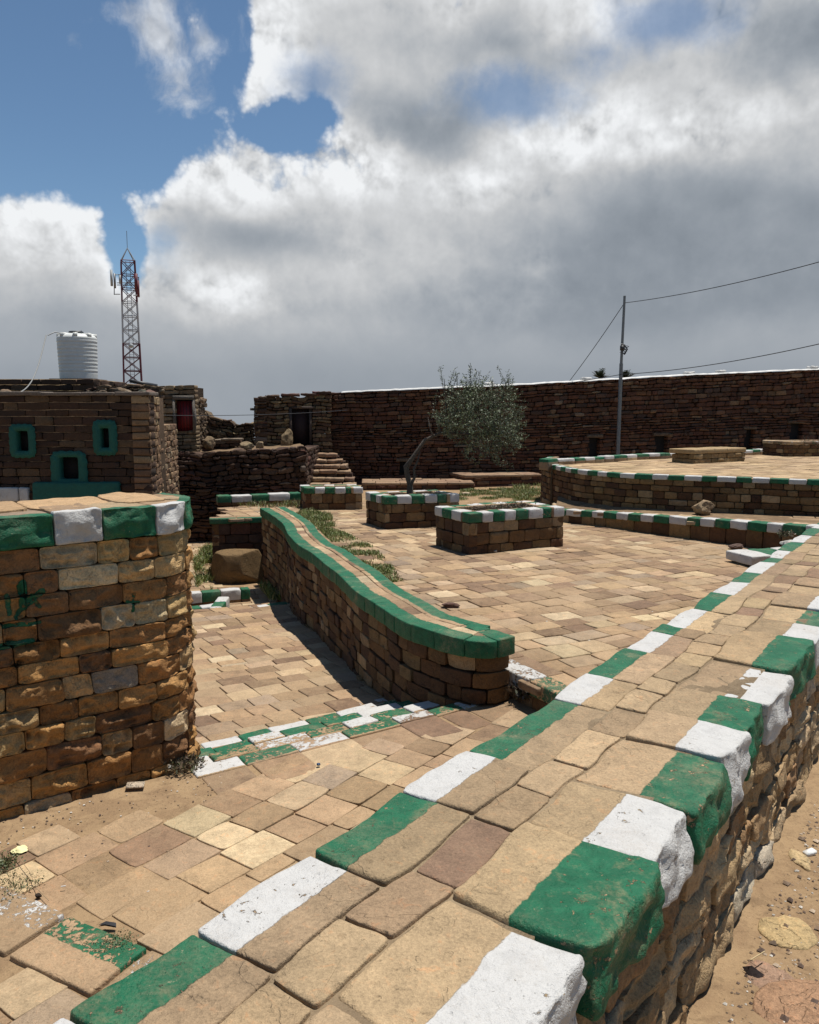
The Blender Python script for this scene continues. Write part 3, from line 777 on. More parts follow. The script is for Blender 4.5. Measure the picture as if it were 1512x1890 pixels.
for j in range(len(rs)-1):
    pc = j % 2
    far = rs[j] > 4
    k = (18, 14, 10) if not far else (4, 3, 3)
    sw = rnd.uniform(.25, .30); pw = rnd.uniform(.115, .15) if not far else .12
    sg = .07 if (j == 2) else (.03 if j == 1 else 0)
    q = rnd.uniform(-.008, .008)
    stone(mb, npth, rs[j]+.005, rs[j+1]-.005, -.288, rnd.uniform(.012, .04), Z_WALL-rnd.uniform(.13, .17), Z_WALL+q, r=.010, k=k, fine=True, col=pick(TOPST), rough=.007, roughn=.030, wob=.018, wobf=5, corner=.004, plan=True,
          pdf=lambda s_, n_, z_, pw=pw: n_+pw, pc=pc, wear=.20 if pc else .28, tilt=(rnd.uniform(-.004, .004), rnd.uniform(-.008, .0)))
mb.build('coping', M_NEAR, nw, freq=16, oct=5)
mb = MB(); x = cuts(0, SL-S0, .14, .32)
for j in range(len(x)-1):
    far = x[j] > 4
    cutn = -W+.205
    two = rnd.random() < .3
    a0, a1 = cutn, -.29
    if a1-a0 > .03:
        stone(mb, npth, x[j]+.004, x[j+1]-.004, a0+rnd.uniform(.001, .005), a1-.002, Z_WALL-.08, Z_WALL+rnd.uniform(-.004, .004), r=.005, k=(16, 8, 1) if not far else (3, 2, 1), fine=True, col=pick(TOPST), rough=.006, wob=.018, wobf=5, drop='z0', corner=.003)
mb.build('centre_stones', M_NEAR, nw, freq=15, oct=4)
mb = MB()
masonry(mb, npth, -.05, Z_WALL-.14, (.09, .19), (.14, .34), depth=.15, gap=.006, pal=OUTST, r=.007, k=(12, 1, 9), fine=True, chis=.024, rough=.005, roughn=.016, wob=.030, wobf=4, prot=.010, s_range=(0, 5), corner=.012)
masonry(mb, npth, -.05, Z_WALL-.14, (.09, .16), (.14, .3), depth=.15, gap=.008, pal=OUTST, r=.008, k=(3, 1, 2), chis=.03, rough=.02, wob=.03, prot=.02, s_range=(5, SL-S0))
inp = Path([w2(SL, INN+.02), w2(S0, INN+.02)])
masonry(mb, inp, Z_PATH-.1, Z_WALL-.14, (.1, .14), (.2, .34), pal=MIDST, k=(2, 1, 1), chis=.01)
mb.build('masonry', M_ROCKF, nw, freq=14, oct=4)
mb = MB(); strip(mb, npth, -W+.04, -.08, -.6, Z_WALL-.0085, ds=.4); mb.build('mortar_bed', M_MORT, nw)

# small projecting block at the far end of the near wall
pb = thing('projecting_block', 'small green and white block stub jutting from the inner edge of the foreground wall', 'block', (*P2(1395, 1040, Z_PLAZA), Z_PLAZA))
bp_ = Path([P2(1386, 1048, Z_PLAZA), P2(1450, 1044, Z_PLAZA)])
mb = MB()
for j, (a, b) in enumerate(((0, .3), (.3, .62), (.62, .9))):
    stone(mb, bp_, a, b-.005, -.45, 0, -.08, .03, r=.015, k=(5, 5, 4), fine=True, col=pick(MIDST), pdf=lambda s_, n_, z_: .1+0*s_, pc=(1, 0, 1)[j], wear=.2, rough=.012)
mb.build('painted_stones', M_NEAR, pb)
mb = MB(); masonry(mb, bp_, Z_PLAZA-.06, Z_PLAZA+.022, (.08, .1), (.2, .3), pal=MIDST, s_range=(.02, .88)); mb.build('masonry', M_ROCKF, pb)

# ------------------------------------------------------------------ round-ended wall on the left
rw_ = thing('round_wall', 'thick sandstone wall with rounded end at left with green and white top blocks and green paint marks', 'wall', (-1.7, 4.9, Z_PATH))
A0 = G(0, 1512, Z_PATH)[:2]; A1 = G(150, 1470, Z_PATH)[:2]; A2 = G(285, 1432, Z_PATH)[:2]
dv = (A2-A0)/np.linalg.norm(A2-A0)
pts = [tuple(A0-dv*3.0), tuple(A0-dv*1.5), tuple(A0), tuple((A0+A1)/2), tuple(A1), tuple(A2)]
# rounded end, radius .33
nv = np.array([-dv[1], dv[0]]); rad = .36; c = A2 + dv*.0 + nv*rad
for th in range(15, 181, 15):
    a = R(th); pts.append(tuple(c + dv*math.sin(a)*rad*1.0 - nv*math.cos(a)*rad))
pts += [tuple(A0+nv*rad*2), tuple(A0-dv*3.0+nv*rad*2)]
rp = Path(pts)
ZRT = 1.17; ZRC = ZRT-.155
sA2 = rp.s_of(A2)
def spx(px, py, z):
    # arc length on the flat front part for a picture point
    d = ray(px, py)[:2]; d3 = ray(px, py)
    best = None
    for s in np.linspace(0, sA2+.5, 900):
        x, y = rp.at(np.array([s]), np.array([.01])); q = abs(x[0]*d3[1]-y[0]*d3[0])
        if best is None or q < best[0]: best = (q, s, y[0])
    t = best[2]/d3[1]; return best[1], EYE + d3[2]*t
strokes = []
for (a, b, w) in (((14, 1100), (20, 1135), .012), ((42, 1078), (45, 1122), .018), ((45, 1122), (30, 1140), .012), ((45, 1122), (78, 1092), .016), ((60, 1100), (75, 1120), .010),
                  ((236, 1112), (258, 1112), .009), ((247, 1098), (247, 1127), .009), ((10, 1158), (75, 1150), .010), ((0, 1195), (60, 1185), .016)):
    p, q = spx(*a, 0), spx(*b, 0); strokes.append((p, q, w))
def graf(s_, n_, z_):
    r = np.full(len(s_), -1.0)
    for (a, b, w) in strokes:
        ax, ay = a; bx, by = b; dx, dy = bx-ax, by-ay; L2 = dx*dx+dy*dy
        t = np.clip(((s_-ax)*dx+(z_-ay)*dy)/L2, 0, 1)
        r = np.maximum(r, w-np.hypot(s_-ax-t*dx, z_-ay-t*dy))
    return r
mb = MB()
masonry(mb, rp, Z_PATH-.08, ZRC, (.095, .128), (.14, .30), depth=.12, gap=.005, pal=WALLST, r=.004, k=(24, 1, 14), fine=True, chis=.030, rough=.003, roughn=.018, wob=.010, prot=.006, s_range=(2.2, sA2+1.15), pdf=graf, pc=0, corner=.006, wear=.35)
masonry(mb, rp, Z_PATH-.08, ZRC, (.1, .13), (.16, .30), pal=WALLST, k=(3, 1, 2), s_range=(sA2+1.15, rp.L))
masonry(mb, rp, Z_PATH-.08, ZRC, (.1, .13), (.16, .30), pal=WALLST, k=(3, 1, 2), s_range=(0, 2.2))
mb.build('masonry', M_ROCKF, rw_, freq=16, oct=4)
mb = MB()
S = np.linspace(0, rp.L, 120); x, y = rp.at(S, np.full(120, -.05)); mb.prism(list(zip(x, y)), Z_LOW, ZRC+.02); mb.build('core', M_DMORT, rw_)
mb = MB()
cpx = [spx(px_, 960, 0)[0] for px_ in (-110, 0+2, 96, 188, 290, 338)]
cs = [0, .4, .8, 1.2, 1.6, 2.0, cpx[0]-.3, cpx[0]] + [spx(p_, 960, 0)[0] for p_ in (100, 189, 290, 340)]
cs = sorted(cs); cs += [cs[-1]+.12, cs[-1]+.30, cs[-1]+.5]
names_pc = [0, 1, 0, 1, 0, 1, 0]
for j in range(len(cs)-1):
    ci = len(cs)-1-j
    pc = 0
    # blocks seen: green(-110..100) white(100..189) green(189..290) white(290..340) green beyond
    mid_ = (cs[j]+cs[j+1])/2
    tab = [(spx(100, 960, 0)[0], 0), (spx(189, 960, 0)[0], 1), (spx(290, 960, 0)[0], 0), (spx(340, 960, 0)[0], 1)]
    pc = 0
    for lim, q in tab:
        if mid_ < lim: pc = q; break
    if mid_ < cpx[0]-.02: pc = j % 2
    zz = ZRT+rnd.uniform(-.004, .008)
    stone(mb, rp, cs[j]+.003, cs[j+1]-.003, -.30, .02, ZRC+.004, zz, r=.010, k=(18, 6, 9), fine=True, col=pick(SANDST), rough=.008, roughn=.022, wob=.010, chis=.018,
          pdf=lambda s_, n_, z_: n_+.045+0*s_, pc=pc, wear=.06)
mb.build('coping', M_NEAR, rw_, freq=13, oct=4)
mb = MB()                      # pale rough slabs laid on top
tp = Path([tuple(A0-dv*2.6+nv*.30), tuple(A2+dv*.22+nv*.30)])
x = cuts(0, tp.L, .35, .7)
for j in range(len(x)-1):
    stone(mb, tp, x[j]+.004, x[j+1]-.004, -.36, .14, ZRT-.06, ZRT+.012+rnd.uniform(-.008, .008), r=.006, k=(14, 8, 1), fine=True, col=np.array((.36, .235, .125))*rnd.uniform(.85, 1.1), rough=.012, wob=.02, corner=.03, drop='z0')
mb.build('top_slabs', M_NEAR, rw_, freq=9)

# ------------------------------------------------------------------ masonry boxes (planters, platform, bench)
def box_walls(par_, corners, zb, zt, pal, mat, hh=(.12, .15), ll=(.18, .3), k=(4, 1, 3), cop=None, chis=.02, core=M_DMORT, name='masonry', fine=True, gap=.007):
    mb = MB(); n = len(corners)
    for i in range(n):
        p = Path([corners[i], corners[(i+1) % n]])
        masonry(mb, p, zb, zt, hh, ll, pal=pal, k=k, chis=chis, fine=fine, wob=.006, rough=.005, gap=gap)
    mb.build(name, mat, par_)
def coping_ring(par_, corners, z0, z1, cw, ll, mat=M_NEAR, wear=.25, over=.012, k=(4, 3, 3), start=0, topd=.5, white_top=False, fine=True, jumps=None):
    mb = MB(); n = len(corners); c = start
    for i in range(n):
        p = Path([corners[i], corners[(i+1) % n]]); x = cuts(-over, p.L-cw, *ll, first=(ll[0]+ll[1])/2)
        for j in range(len(x)-1):
            stone(mb, p, x[j]+.003, x[j+1]-.003, -cw, over, z0, z1+rnd.uniform(-.004, .004), r=.016, k=k, fine=fine, col=pick(SANDST), rough=.010, wob=.005, pdf=lambda s_, n_, z_: n_+cw*topd+.04, pc=c % 2, wear=wear)
            c += 1
    return mb.build('coping', mat, par_, freq=12)
def rect(c, r_, l_):      # near corner, right corner, left corner -> counter order so that outward is on the right
    c, r_, l_ = (np.array(q, float) for q in (c, r_, l_)); b = r_+l_-c
    return [tuple(c), tuple(r_), tuple(b), tuple(l_)]
def inset(poly, d):
    c = np.mean(np.array(poly), 0); return [tuple(c+(np.array(p)-c)*(1-d/np.linalg.norm(np.array(p)-c)*1.35)) for p in poly]
planters = []
def planter(lbl, c, r_, l_, zt, start, cw=.2, ll=(.16, .24), ct=.125):
    cr = rect(c, r_, l_)
    t = thing('stone_planter', lbl, 'planter', (*np.mean(np.array(cr), 0), Z_PLAZA), 'square stone planters on the plaza')
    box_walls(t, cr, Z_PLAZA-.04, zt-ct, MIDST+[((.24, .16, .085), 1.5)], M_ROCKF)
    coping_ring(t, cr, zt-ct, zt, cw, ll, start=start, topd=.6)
    mb = MB(); mb.prism(inset(cr, .06), Z_PLAZA, zt-ct-.02, top=False); mb.build('core', M_DMORT, t)
    mb = MB(); ip = inset(cr, cw*.8); g = np.array(ip)
    U, V = np.meshgrid(np.linspace(0, 1, 16), np.linspace(0, 1, 16), indexing='ij')
    q = (1-U)[..., None]*(1-V)[..., None]*g[0]+U[..., None]*(1-V)[..., None]*g[1]+U[..., None]*V[..., None]*g[2]+(1-U)[..., None]*V[..., None]*g[3]
    zz = zt-.10+.035*fbm(np.stack([q[..., 0]*5, q[..., 1]*5, 0*U], -1), 3)
    mb.grid(np.stack([q[..., 0], q[..., 1], zz], -1), flip=True); mb.build('soil', M_SANDB, t)
    planters.append((cr, zt)); return t
CA = G(866, 1025, Z_PLAZA)[:2]; RA = G(1039, 1008, Z_PLAZA)[:2]; LA = G(804, 1006, Z_PLAZA)[:2]
planter('square stone planter nearest the foreground, filled with dry scrub', CA, RA, LA, .42, 0)
CBn = G(711, 977, Z_PLAZA)[:2]; LB = G(676, 966, Z_PLAZA)[:2]; RB = CBn + np.array([1.13, .36])
planter('square stone planter with the leaning olive tree growing from it', CBn, RB, LB, .40, 0)
CC = G(562, 941, Z_PLAZA)[:2]; RC = G(669, 940, Z_PLAZA)[:2]; LC = CC+np.array([-.15, .6])
planter('empty stone planter farthest left, at the foot of the rough stairway', CC, RC, LC, .30, 0, ct=.11)

# ------------------------------------------------------------------ kerb wall in front of the raised strip
kb = [(1020, 962), (1039, 964), (1120, 974), (1222, 988), (1341, 1004), (1440, 1019), (1560, 1034)]
kp = Path([P2(a, b, Z_PLAZA) for a, b in kb], curve=True)
kz = lambda S: .10 + .15*np.clip(np.asarray(S)/3.6, 0, 1.3)
kw = thing('kerb_wall', 'low kerb wall with bold green and white blocks in front of the raised platform', 'kerb', (*kp.p[10], Z_PLAZA))
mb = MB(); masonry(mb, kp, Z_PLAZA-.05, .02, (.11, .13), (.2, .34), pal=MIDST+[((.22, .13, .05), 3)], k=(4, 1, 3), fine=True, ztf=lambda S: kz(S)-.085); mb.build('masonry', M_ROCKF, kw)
mb = MB(); x = cuts(0, kp.L, .2, .29)
for j in range(len(x)-1):
    sm = (x[j]+x[j+1])/2; zt_ = float(kz(sm))
    stone(mb, kp, x[j]+.003, x[j+1]-.003, -.28, .018, zt_-.10-.02*sm/4, zt_, r=.018, k=(6, 4, 4), fine=True, col=pick(SANDST), rough=.012, pdf=lambda s_, n_, z_: n_+.15, pc=j % 2, wear=.12)
mb.build('coping', M_NEAR, kw, freq=12)
# raised strip behind the kerb
plat_base = [(1014, 888), (1003, 894), (1000, 903), (1030, 915), (1067, 925), (1110, 931), (1155, 936), (1274, 943), (1400, 949), (1512, 955), (1900, 975)]
pbp = [P2(a, b, Z_STRIP) for a, b in plat_base]
kin = [tuple(np.array(kp.at(np.array([s]), np.array([-.1])))[:, 0]) for s in np.linspace(0, kp.L, 12)]
mb = MB(); xs = []
top = pbp; 
def lerp_sheet(mbx, a, b, za, zb_, nu=40, nv=8, amp=.02):
    pa = Path(a); pb2 = Path(b); U = np.linspace(0, 1, nu)
    xa, ya = pa.at(U*pa.L, 0*U); xb, yb = pb2.at(U*pb2.L, 0*U); V = np.linspace(0, 1, nv)[None, :]
    X = xa[:, None]*(1-V)+xb[:, None]*V; Y = ya[:, None]*(1-V)+yb[:, None]*V
    Zs = (za(U) if callable(za) else za+0*U)[:, None]*(1-V)+(zb_(U) if callable(zb_) else zb_+0*U)[:, None]*V
    Zs = Zs + amp*fbm(np.stack([X*2, Y*2, 0*X], -1), 3)
    mbx.grid(np.stack([X, Y, Zs], -1), flip=True)
lerp_sheet(mb, kin, pbp[3:], lambda U: kz(U*kp.L)-.012, Z_STRIP+.0, amp=.006); struct(mb.build('raised_strip', M_SANDB))
mb = MB()
sp_poly = kin + [tuple(p) for p in pbp[::-1][:-3]]
def strip_z(x, y):
    t = np.clip((np.asarray(x)-2.6)/3.2, 0, 1.2); return .105 + .12*t
paving(mb, sp_poly, (.93, -.36), strip_z, rw=(.2, .3), ll=(.25, .42), pal=SANDST, k=(2, 2, 1), r=.008, wob=.02, rough=.004)
struct(mb.build('raised_strip_paving', M_FLAG, freq=9))

# ------------------------------------------------------------------ raised platform
pf = thing('raised_platform', 'raised paved stone platform at right edged with small green and white blocks', 'platform', (*pbp[4], Z_STRIP))
fp_ = Path([tuple(q) for q in pbp], curve=True)
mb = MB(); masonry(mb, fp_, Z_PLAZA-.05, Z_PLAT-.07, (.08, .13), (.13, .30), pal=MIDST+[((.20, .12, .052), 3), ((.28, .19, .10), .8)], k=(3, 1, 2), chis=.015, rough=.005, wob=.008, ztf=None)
mb.build('masonry', M_ROCKF, pf)
mb = MB(); x = cuts(0, fp_.L, .19, .27)
for j in range(len(x)-1):
    stone(mb, fp_, x[j]+.003, x[j+1]-.003, -.2, .015, Z_PLAT-.075, Z_PLAT+rnd.uniform(-.003, .006), r=.014, k=(3, 3, 2), fine=True, col=pick(SANDST), rough=.008, pdf=lambda s_, n_, z_: n_+.11, pc=j % 2, wear=.12)
mb.build('coping', M_NEAR, pf)
bk_px = [(1012, 849), (1040, 847), (1070, 846), (1155, 841), (1237, 837), (1376, 832), (1454, 828), (1700, 822)]
bkp = [P2(a, b, Z_PLAT+.09) for a, b in bk_px]
bkpath = Path(bkp, curve=True)
mb = MB(); x = cuts(0, bkpath.L, .28, .45)
for j in range(len(x)-1):
    stone(mb, bkpath, x[j]+.004, x[j+1]-.004, -.2, .0, Z_PLAT-.1, Z_PLAT+.10+rnd.uniform(-.01, .006), r=.02, k=(3, 2, 3), fine=True, col=pick(SANDST), rough=.01, pdf=lambda s_, n_, z_: (z_-(Z_PLAT+.045))*1.2, pc=j % 2, wear=.12)
mb.build('back_kerb', M_NEAR, pf)
plat_poly = [tuple(q) for q in fp_.p] + [tuple(q) for q in bkpath.p[::-1]]
mb = MB(); mb.prism([tuple(np.array(fp_.at(np.array([s]), np.array([-.06])))[:, 0]) for s in np.linspace(0, fp_.L, 30)] + [tuple(q) for q in bkpath.p[::-1][::3]], Z_PLAZA-.05, Z_PLAT-.02); mb.build('core', M_SANDB, pf)
mb = MB()
inpl = [tuple(np.array(fp_.at(np.array([s]), np.array([-.13])))[:, 0]) for s in np.linspace(0, fp_.L, 30)] + [tuple(q) for q in bkpath.p[::-1][::3]]
paving(mb, inpl, (.85, .52), lambda x, y: Z_PLAT-.012+0*x, rw=(.2, .3), ll=(.25, .42), pal=[((.33, .23, .13), 4), ((.28, .19, .105), 3), ((.38, .27, .155), 2), ((.22, .145, .085), 1)], k=(2, 2, 1), r=.008, wob=.02, rough=.004)
mb.build('paving', M_FLAG, pf)

bc = rect(G(1281, 855, Z_PLAT)[:2], G(1375, 850, Z_PLAT)[:2], G(1240, 852, Z_PLAT)[:2])
bt = thing('stone_bench', 'plain unpainted sandstone block bench standing on the raised platform', 'bench', (*np.mean(np.array(bc), 0), Z_PLAT))
box_walls(bt, bc, Z_PLAT-.02, Z_PLAT+.16, [((.26, .17, .08), 4), ((.2, .13, .06), 3), ((.32, .22, .11), 1)], M_ROCKF, hh=(.075, .09), ll=(.15, .28))
mb = MB(); mb.prism(inset(bc, .05), Z_PLAT, Z_PLAT+.17); mb.build('core', M_DMORT, bt)
mb = MB(); bcp = Path([bc[0], bc[1]]); bw = np.linalg.norm(np.array(bc[3])-np.array(bc[0])); x = cuts(-.02, bcp.L+.02, .5, .9)
stone(mb, bcp, -.015, bcp.L+.015, -bw-.015, .015, Z_PLAT+.165, Z_PLAT+.25, r=.018, k=(14, 8, 2), fine=True, col=(.30, .21, .105), rough=.008)
mb.build('top_slab', M_NEAR, bt)
pc_ = G(1454, 842, Z_PLAT)[:2]; q4 = rect(pc_, pc_+np.array([1.9, .5]), pc_+np.array([-.15, .9]))
t4 = thing('stone_planter', 'low brown planter with bare twigs at the right end of the raised platform', 'planter', (*pc_, Z_PLAT))
box_walls(t4, q4, Z_PLAT-.02, Z_PLAT+.24, MIDST, M_ROCKF, hh=(.08, .1))
coping_ring(t4, q4, Z_PLAT+.24, Z_PLAT+.31, .18, (.3, .5), wear=.9, start=1)
mb = MB(); mb.prism(inset(q4, .08), Z_PLAT, Z_PLAT+.22); mb.build('soil', M_SANDB, t4)

# ------------------------------------------------------------------ far fortress wall
fw = thing('fortress_wall', 'tall dark brown stone wall with a whitewashed top closing off the plaza', 'wall', (3, 21, Z_PLAZA))
FW0 = A(600, 890, 20.0); fpts = [(FW0[0]-.1, 20.2), (0, 20.0), (3.5, 20.6), (7.5, 21.8), (13, 23.2), (20, 24)]
fwp = Path(fpts, curve=True)
def top_at(S):
    S = np.asarray(S, float); x, y = fwp.at(S, 0*S)
    px = 756 + x/y*FPX*1.0
    ty = np.interp(px, [560, 640, 960, 1280, 1512, 1800], [729, 724, 711, 693, 683, 676])
    return EYE + (761-ty)/FPX*y
ops = []
def s_px(px, path=None):
    path = path or fwp; best = None
    for s in np.linspace(0, path.L, 1500):
        x, y = path.at(np.array([s]), np.array([0.])); q = abs(756+x[0]/y[0]*FPX-px)
        if best is None or q < best[0]: best = (q, s, y[0])
    return best[1], best[2]
def px_open(px0, px1, py0, py1, path=None):
    a, ya = s_px(px0, path); b, yb = s_px(px1, path)
    f = lambda py, Y: EYE + (761-py)/FPX*Y*1.0
    return (a, b, f(py1, ya), f(py0, ya))
ZFT = 2.4
raw = [px_open(*q) for q in ((1088, 1107, 807, 842), (1209, 1230, 804, 842), (1374, 1389, 792, 824), (1456, 1476, 781, 812), (737, 750, 851, 873))]
# openings are given in real heights; the courses stretch with the wall's top, so convert
def unstretch(o):
    sm = (o[0]+o[1])/2; zt_ = float(top_at(sm)); g = lambda z: -.2+(z+.2)*(ZFT+.2)/(zt_+.2)
    return (o[0], o[1], g(o[2]), g(o[3]))
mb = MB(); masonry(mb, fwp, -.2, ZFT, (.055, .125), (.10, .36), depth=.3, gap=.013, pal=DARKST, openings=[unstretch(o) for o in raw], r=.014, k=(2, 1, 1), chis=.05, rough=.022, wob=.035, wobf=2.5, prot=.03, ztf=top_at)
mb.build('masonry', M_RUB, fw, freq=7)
mb = MB(); strip(mb, fwp, -.9, -.2, -.3, lambda S: top_at(S)-.01); mb.build('core', M_DMORT, fw)
mb = MB(); S = np.arange(s_px(632)[0], fwp.L, .12); rows = []
nz = fbm(np.stack([S*1.5, 0*S, 0*S], -1), 4)
for n, dz in ((.03, -.008), (.02, .018), (-.15, .030), (-.9, .02)):
    x, y = fwp.at(S, n+.02*fbm(np.stack([S*4, 0*S+n*9, 0*S], -1), 3)); rows.append(np.stack([x, y, top_at(S)+dz+.012*nz+(.012*fbm(np.stack([S*6, 0*S+n, 0*S], -1), 2))], 1))
mb.grid(np.array(rows), flip=True); mb.build('whitewashed_top', M_WPLAS, fw)
for (a, b, z0, z1) in raw:
    mb = MB(); S = np.array([a-.03, b+.03]); x, y = fwp.at(S, np.array([-.16, -.16])); x2, y2 = fwp.at(S, np.array([-.19, -.19]))
    mb.add([(x[0], y[0], z0), (x[1], y[1], z0), (x[1], y[1], z1+.04), (x[0], y[0], z1+.04)], [(0, 1, 2, 3)]); mb.build('opening', M_DARK, fw)
    mb = MB(); stone(mb, fwp, a-.08, b+.08, -.2, .02, z1-.005, z1+.075, r=.012, k=(3, 1, 1), col=(.10, .07, .045), rough=.01, drop='y0'); mb.build('lintel', M_RUB, fw)
# stone lumps on the whitewashed top are part of the wall
mb = MB()
for px in (1085, 1272, 1330, 1497, 905):
    s, Y = s_px(px); zz = float(top_at(s)); stone(mb, fwp, s-.12, s+.12, -.3, -.05, zz, zz+.09, r=.04, k=(3, 3, 2), fine=True, col=(.5, .49, .46), pdf=lambda s_, n_, z_: .1+0*s_, pc=1, rough=.03)
mb.build('top_lump', M_RUB, fw)

def ledge(lbl, pa, pb_, depth, zt, zb=-.15, pal=DARKST):
    t = thing('stone_ledge', lbl, 'ledge', (*pa, zb)); p = Path([pa, pb_])
    mb = MB(); masonry(mb, p, zb, zt-.05, (.08, .11), (.2, .35), pal=pal, k=(2, 1, 1))
    for q in (Path([pb_, tuple(np.array(p.at(np.array([p.L]), np.array([-depth])))[:, 0])]), Path([tuple(np.array(p.at(np.array([0.]), np.array([-depth])))[:, 0]), pa])): masonry(mb, q, zb, zt-.05, (.08, .11), (.2, .35), pal=pal, k=(2, 1, 1))
    mb.build('masonry', M_RUB, t); mb = MB(); strip(mb, p, -depth, -.03, zb, zt-.06); mb.build('core', M_DMORT, t)
    mb = MB(); n = -depth
    while n < -.01:
        w = min(.35, -n); x = cuts(0, p.L, .4, .7)
        for j in range(len(x)-1): stone(mb, p, x[j], x[j+1]-.01, n, n+w-.01+(.02 if n+w > -.02 else 0), zt-.06, zt+rnd.uniform(-.01, .01), r=.012, k=(3, 2, 1), col=pick([((.25, .16, .10), 2), ((.2, .125, .08), 2)]), rough=.01)
        n += w
    mb.build('slab', M_FLAG, t)
ledge('low paved ledge running along the foot of the dark wall behind the olive tree', P2(668, 904, -.1), P2(876, 903, -.1), 1.2, .06)
ledge('upper paved ledge against the dark wall, left of the raised platform', P2(858, 899, -.1), P2(1000, 895, -.1), 1.5, .17)

# ------------------------------------------------------------------ ruined house at the end of the fortress wall
rh = thing('ruined_house', 'roofless brown stone house with a dark doorway above the rough stairs', 'house', (-3.2, 20.5, .6))
hx0 = A(470, 800, 19.6)[0]; hx1 = A(612, 800, 19.9)[0]
hp = Path([(hx0, 19.6), (hx1, 20.0)])
hop = px_open(536, 577, 754, 820, hp)
def htop(S):
    S = np.asarray(S, float); return EYE + (761 - np.interp(S, [0, .25, .27, .8, 1.2, 1.25, hp.L], [737, 737, 731, 733, 734, 729, 729]))/FPX*19.8 + .02*np.sin(S*9)
mb = MB(); masonry(mb, hp, -.3, 2.05, (.06, .11), (.12, .32), depth=.3, pal=[((.13, .085, .045), 3), ((.09, .05, .028), 4), ((.17, .12, .065), 1.5)], openings=[hop], k=(3, 1, 2), chis=.05, rough=.02, wob=.03, prot=.035, ztf=htop, gap=.012)
hl = Path([(hx0-.15, 22.5), (hx0, 19.6)]); masonry(mb, hl, -.3, 2.0, (.07, .12), (.15, .35), depth=.3, pal=RUBST, k=(2, 1, 1), chis=.03, rough=.02, wob=.03)
mb.build('wall', M_RUB, rh, freq=7)
mb = MB(); strip(mb, hp, -.6, -.22, -.4, lambda S: htop(S)-.03); strip(mb, hl, -.5, -.2, -.4, 1.98); mb.build('core', M_DMORT, rh)
mb = MB(); x, y = hp.at(np.array([hop[0]+.06, hop[1]-.06]), np.array([-.16, -.16])); x2, y2 = hp.at(np.array([hop[0]+.06, hop[1]-.06]), np.array([-.2, -.2]))
mb.obox(((x[0]+x[1])/2, (y[0]+y[1])/2, (hop[2]+hop[3])/2), ((x[1]-x[0])/2, (y[1]-y[0])/2, 0), (0, .02, 0), (0, 0, (hop[3]-hop[2])/2)); dr = mb.build('door', M_RED if False else mat_plain('brown_red_door', (.022, .008, .007), .8, var=.4), rh)
mb = MB()
for s in (hop[0]+.03, hop[1]-.03):
    x, y = hp.at(np.array([s]), np.array([-.06])); mb.box(x[0]-.03, x[0]+.03, y[0]-.05, y[0]+.05, hop[2], hop[3])
x, y = hp.at(np.array([(hop[0]+hop[1])/2]), np.array([-.05])); mb.box(x[0]-(hop[1]-hop[0])/2-.05, x[0]+(hop[1]-hop[0])/2+.05, y[0]-.05, y[0]+.05, hop[3]-.01, hop[3]+.05)
mb.build('door_frame', mat_plain('weathered_wood', (.06, .04, .03), .9, bump=.4), rh)
mb = MB()     # wooden beam end poking out at the corner and flat capping stones
q = A(462, 755, 19.6); mb.tube([q, A(474, 756, 19.65)], .03, col=(.03, .02, .02)); mb.build('beam', M_BARK, rh)
mb = MB()
for (a, b) in ((.1, .3), (.32, .6), (.65, 1.1), (1.15, 1.5), (1.5, 1.85)):
    zz = float(htop((a+b)/2)); stone(mb, hp, a, b, -.35, .06, zz-.01, zz+rnd.uniform(.03, .07), r=.015, k=(4, 3, 2), col=pick(RUBST), rough=.03, wob=.02)
mb.build('loose_capping', M_RUB, rh)
q = A(583, 729, 19.9); mb = MB(); tp2 = Path([(q[0]-.09, 19.9), (q[0]+.09, 19.9)]); stone(mb, tp2, 0, .18, -.12, 0, q[2]-.02, q[2]+.09, r=.02, k=(3, 3, 3), col=(.13, .05, .045), rough=.02)
setp(mb.build('brick', M_RUB, org=tuple(q)), 'single reddish brick sitting on top of the wall above the dark doorway', 'brick')

# plaster hump beside the door
def lump(name, lbl, cat, c, r3, col, mat, seed=0, flat=.0, sub=5, amp=.25, group=None, parent=None, fq=1.6):
    import bmesh
    bm = bmesh.new(); bmesh.ops.create_icosphere(bm, subdivisions=sub, radius=1)
    V = np.array([v.co[:] for v in bm.verts]); F = np.array([[v.index for v in f.verts] for f in bm.faces]); bm.free()
    # cut with random planes -> angular stone
    rs_ = np.random.RandomState(seed)
    for _ in range(9):
        n = rs_.normal(size=3); n /= np.linalg.norm(n); d = rs_.uniform(.55, .85)
        e = V@n-d; V = V - np.where(e > 0, e, 0)[:, None]*n*.92
    V = V*(1+amp*fbm(V*fq+seed*7.3, 5, .55))[:, None]
    V = V*np.array(r3); V[:, 2] = np.maximum(V[:, 2], -r3[2]*.75)
    V = V+np.array(c)+np.array([0, 0, r3[2]*.7])
    mb = MB(); mb.add(V, F, col=col)
    o = mb.build(name, mat, parent=parent, org=None if parent else tuple(c))
    if lbl: setp(o, lbl, cat, group)
    return o
hq = A(533, 830, 19.3)
lump('rough_boulder', 'upright pointed buff boulder left of the dark doorway', 'boulder', (hq[0]-.05, 19.3, hq[2]), (.17, .15, .30), (.17, .12, .065), M_RUB, 3)
for (px, lb, sd, w, hgt, cc) in ((481, 'small pale lump of plaster on the rough wall, left of the pointed boulder', 5, .10, .11, (.22, .17, .11)),):
    q = A(px, 829, 18.6); lump('plaster_lump', lb, 'plaster lump', q, (w, w, hgt), cc, M_PLAS, sd)

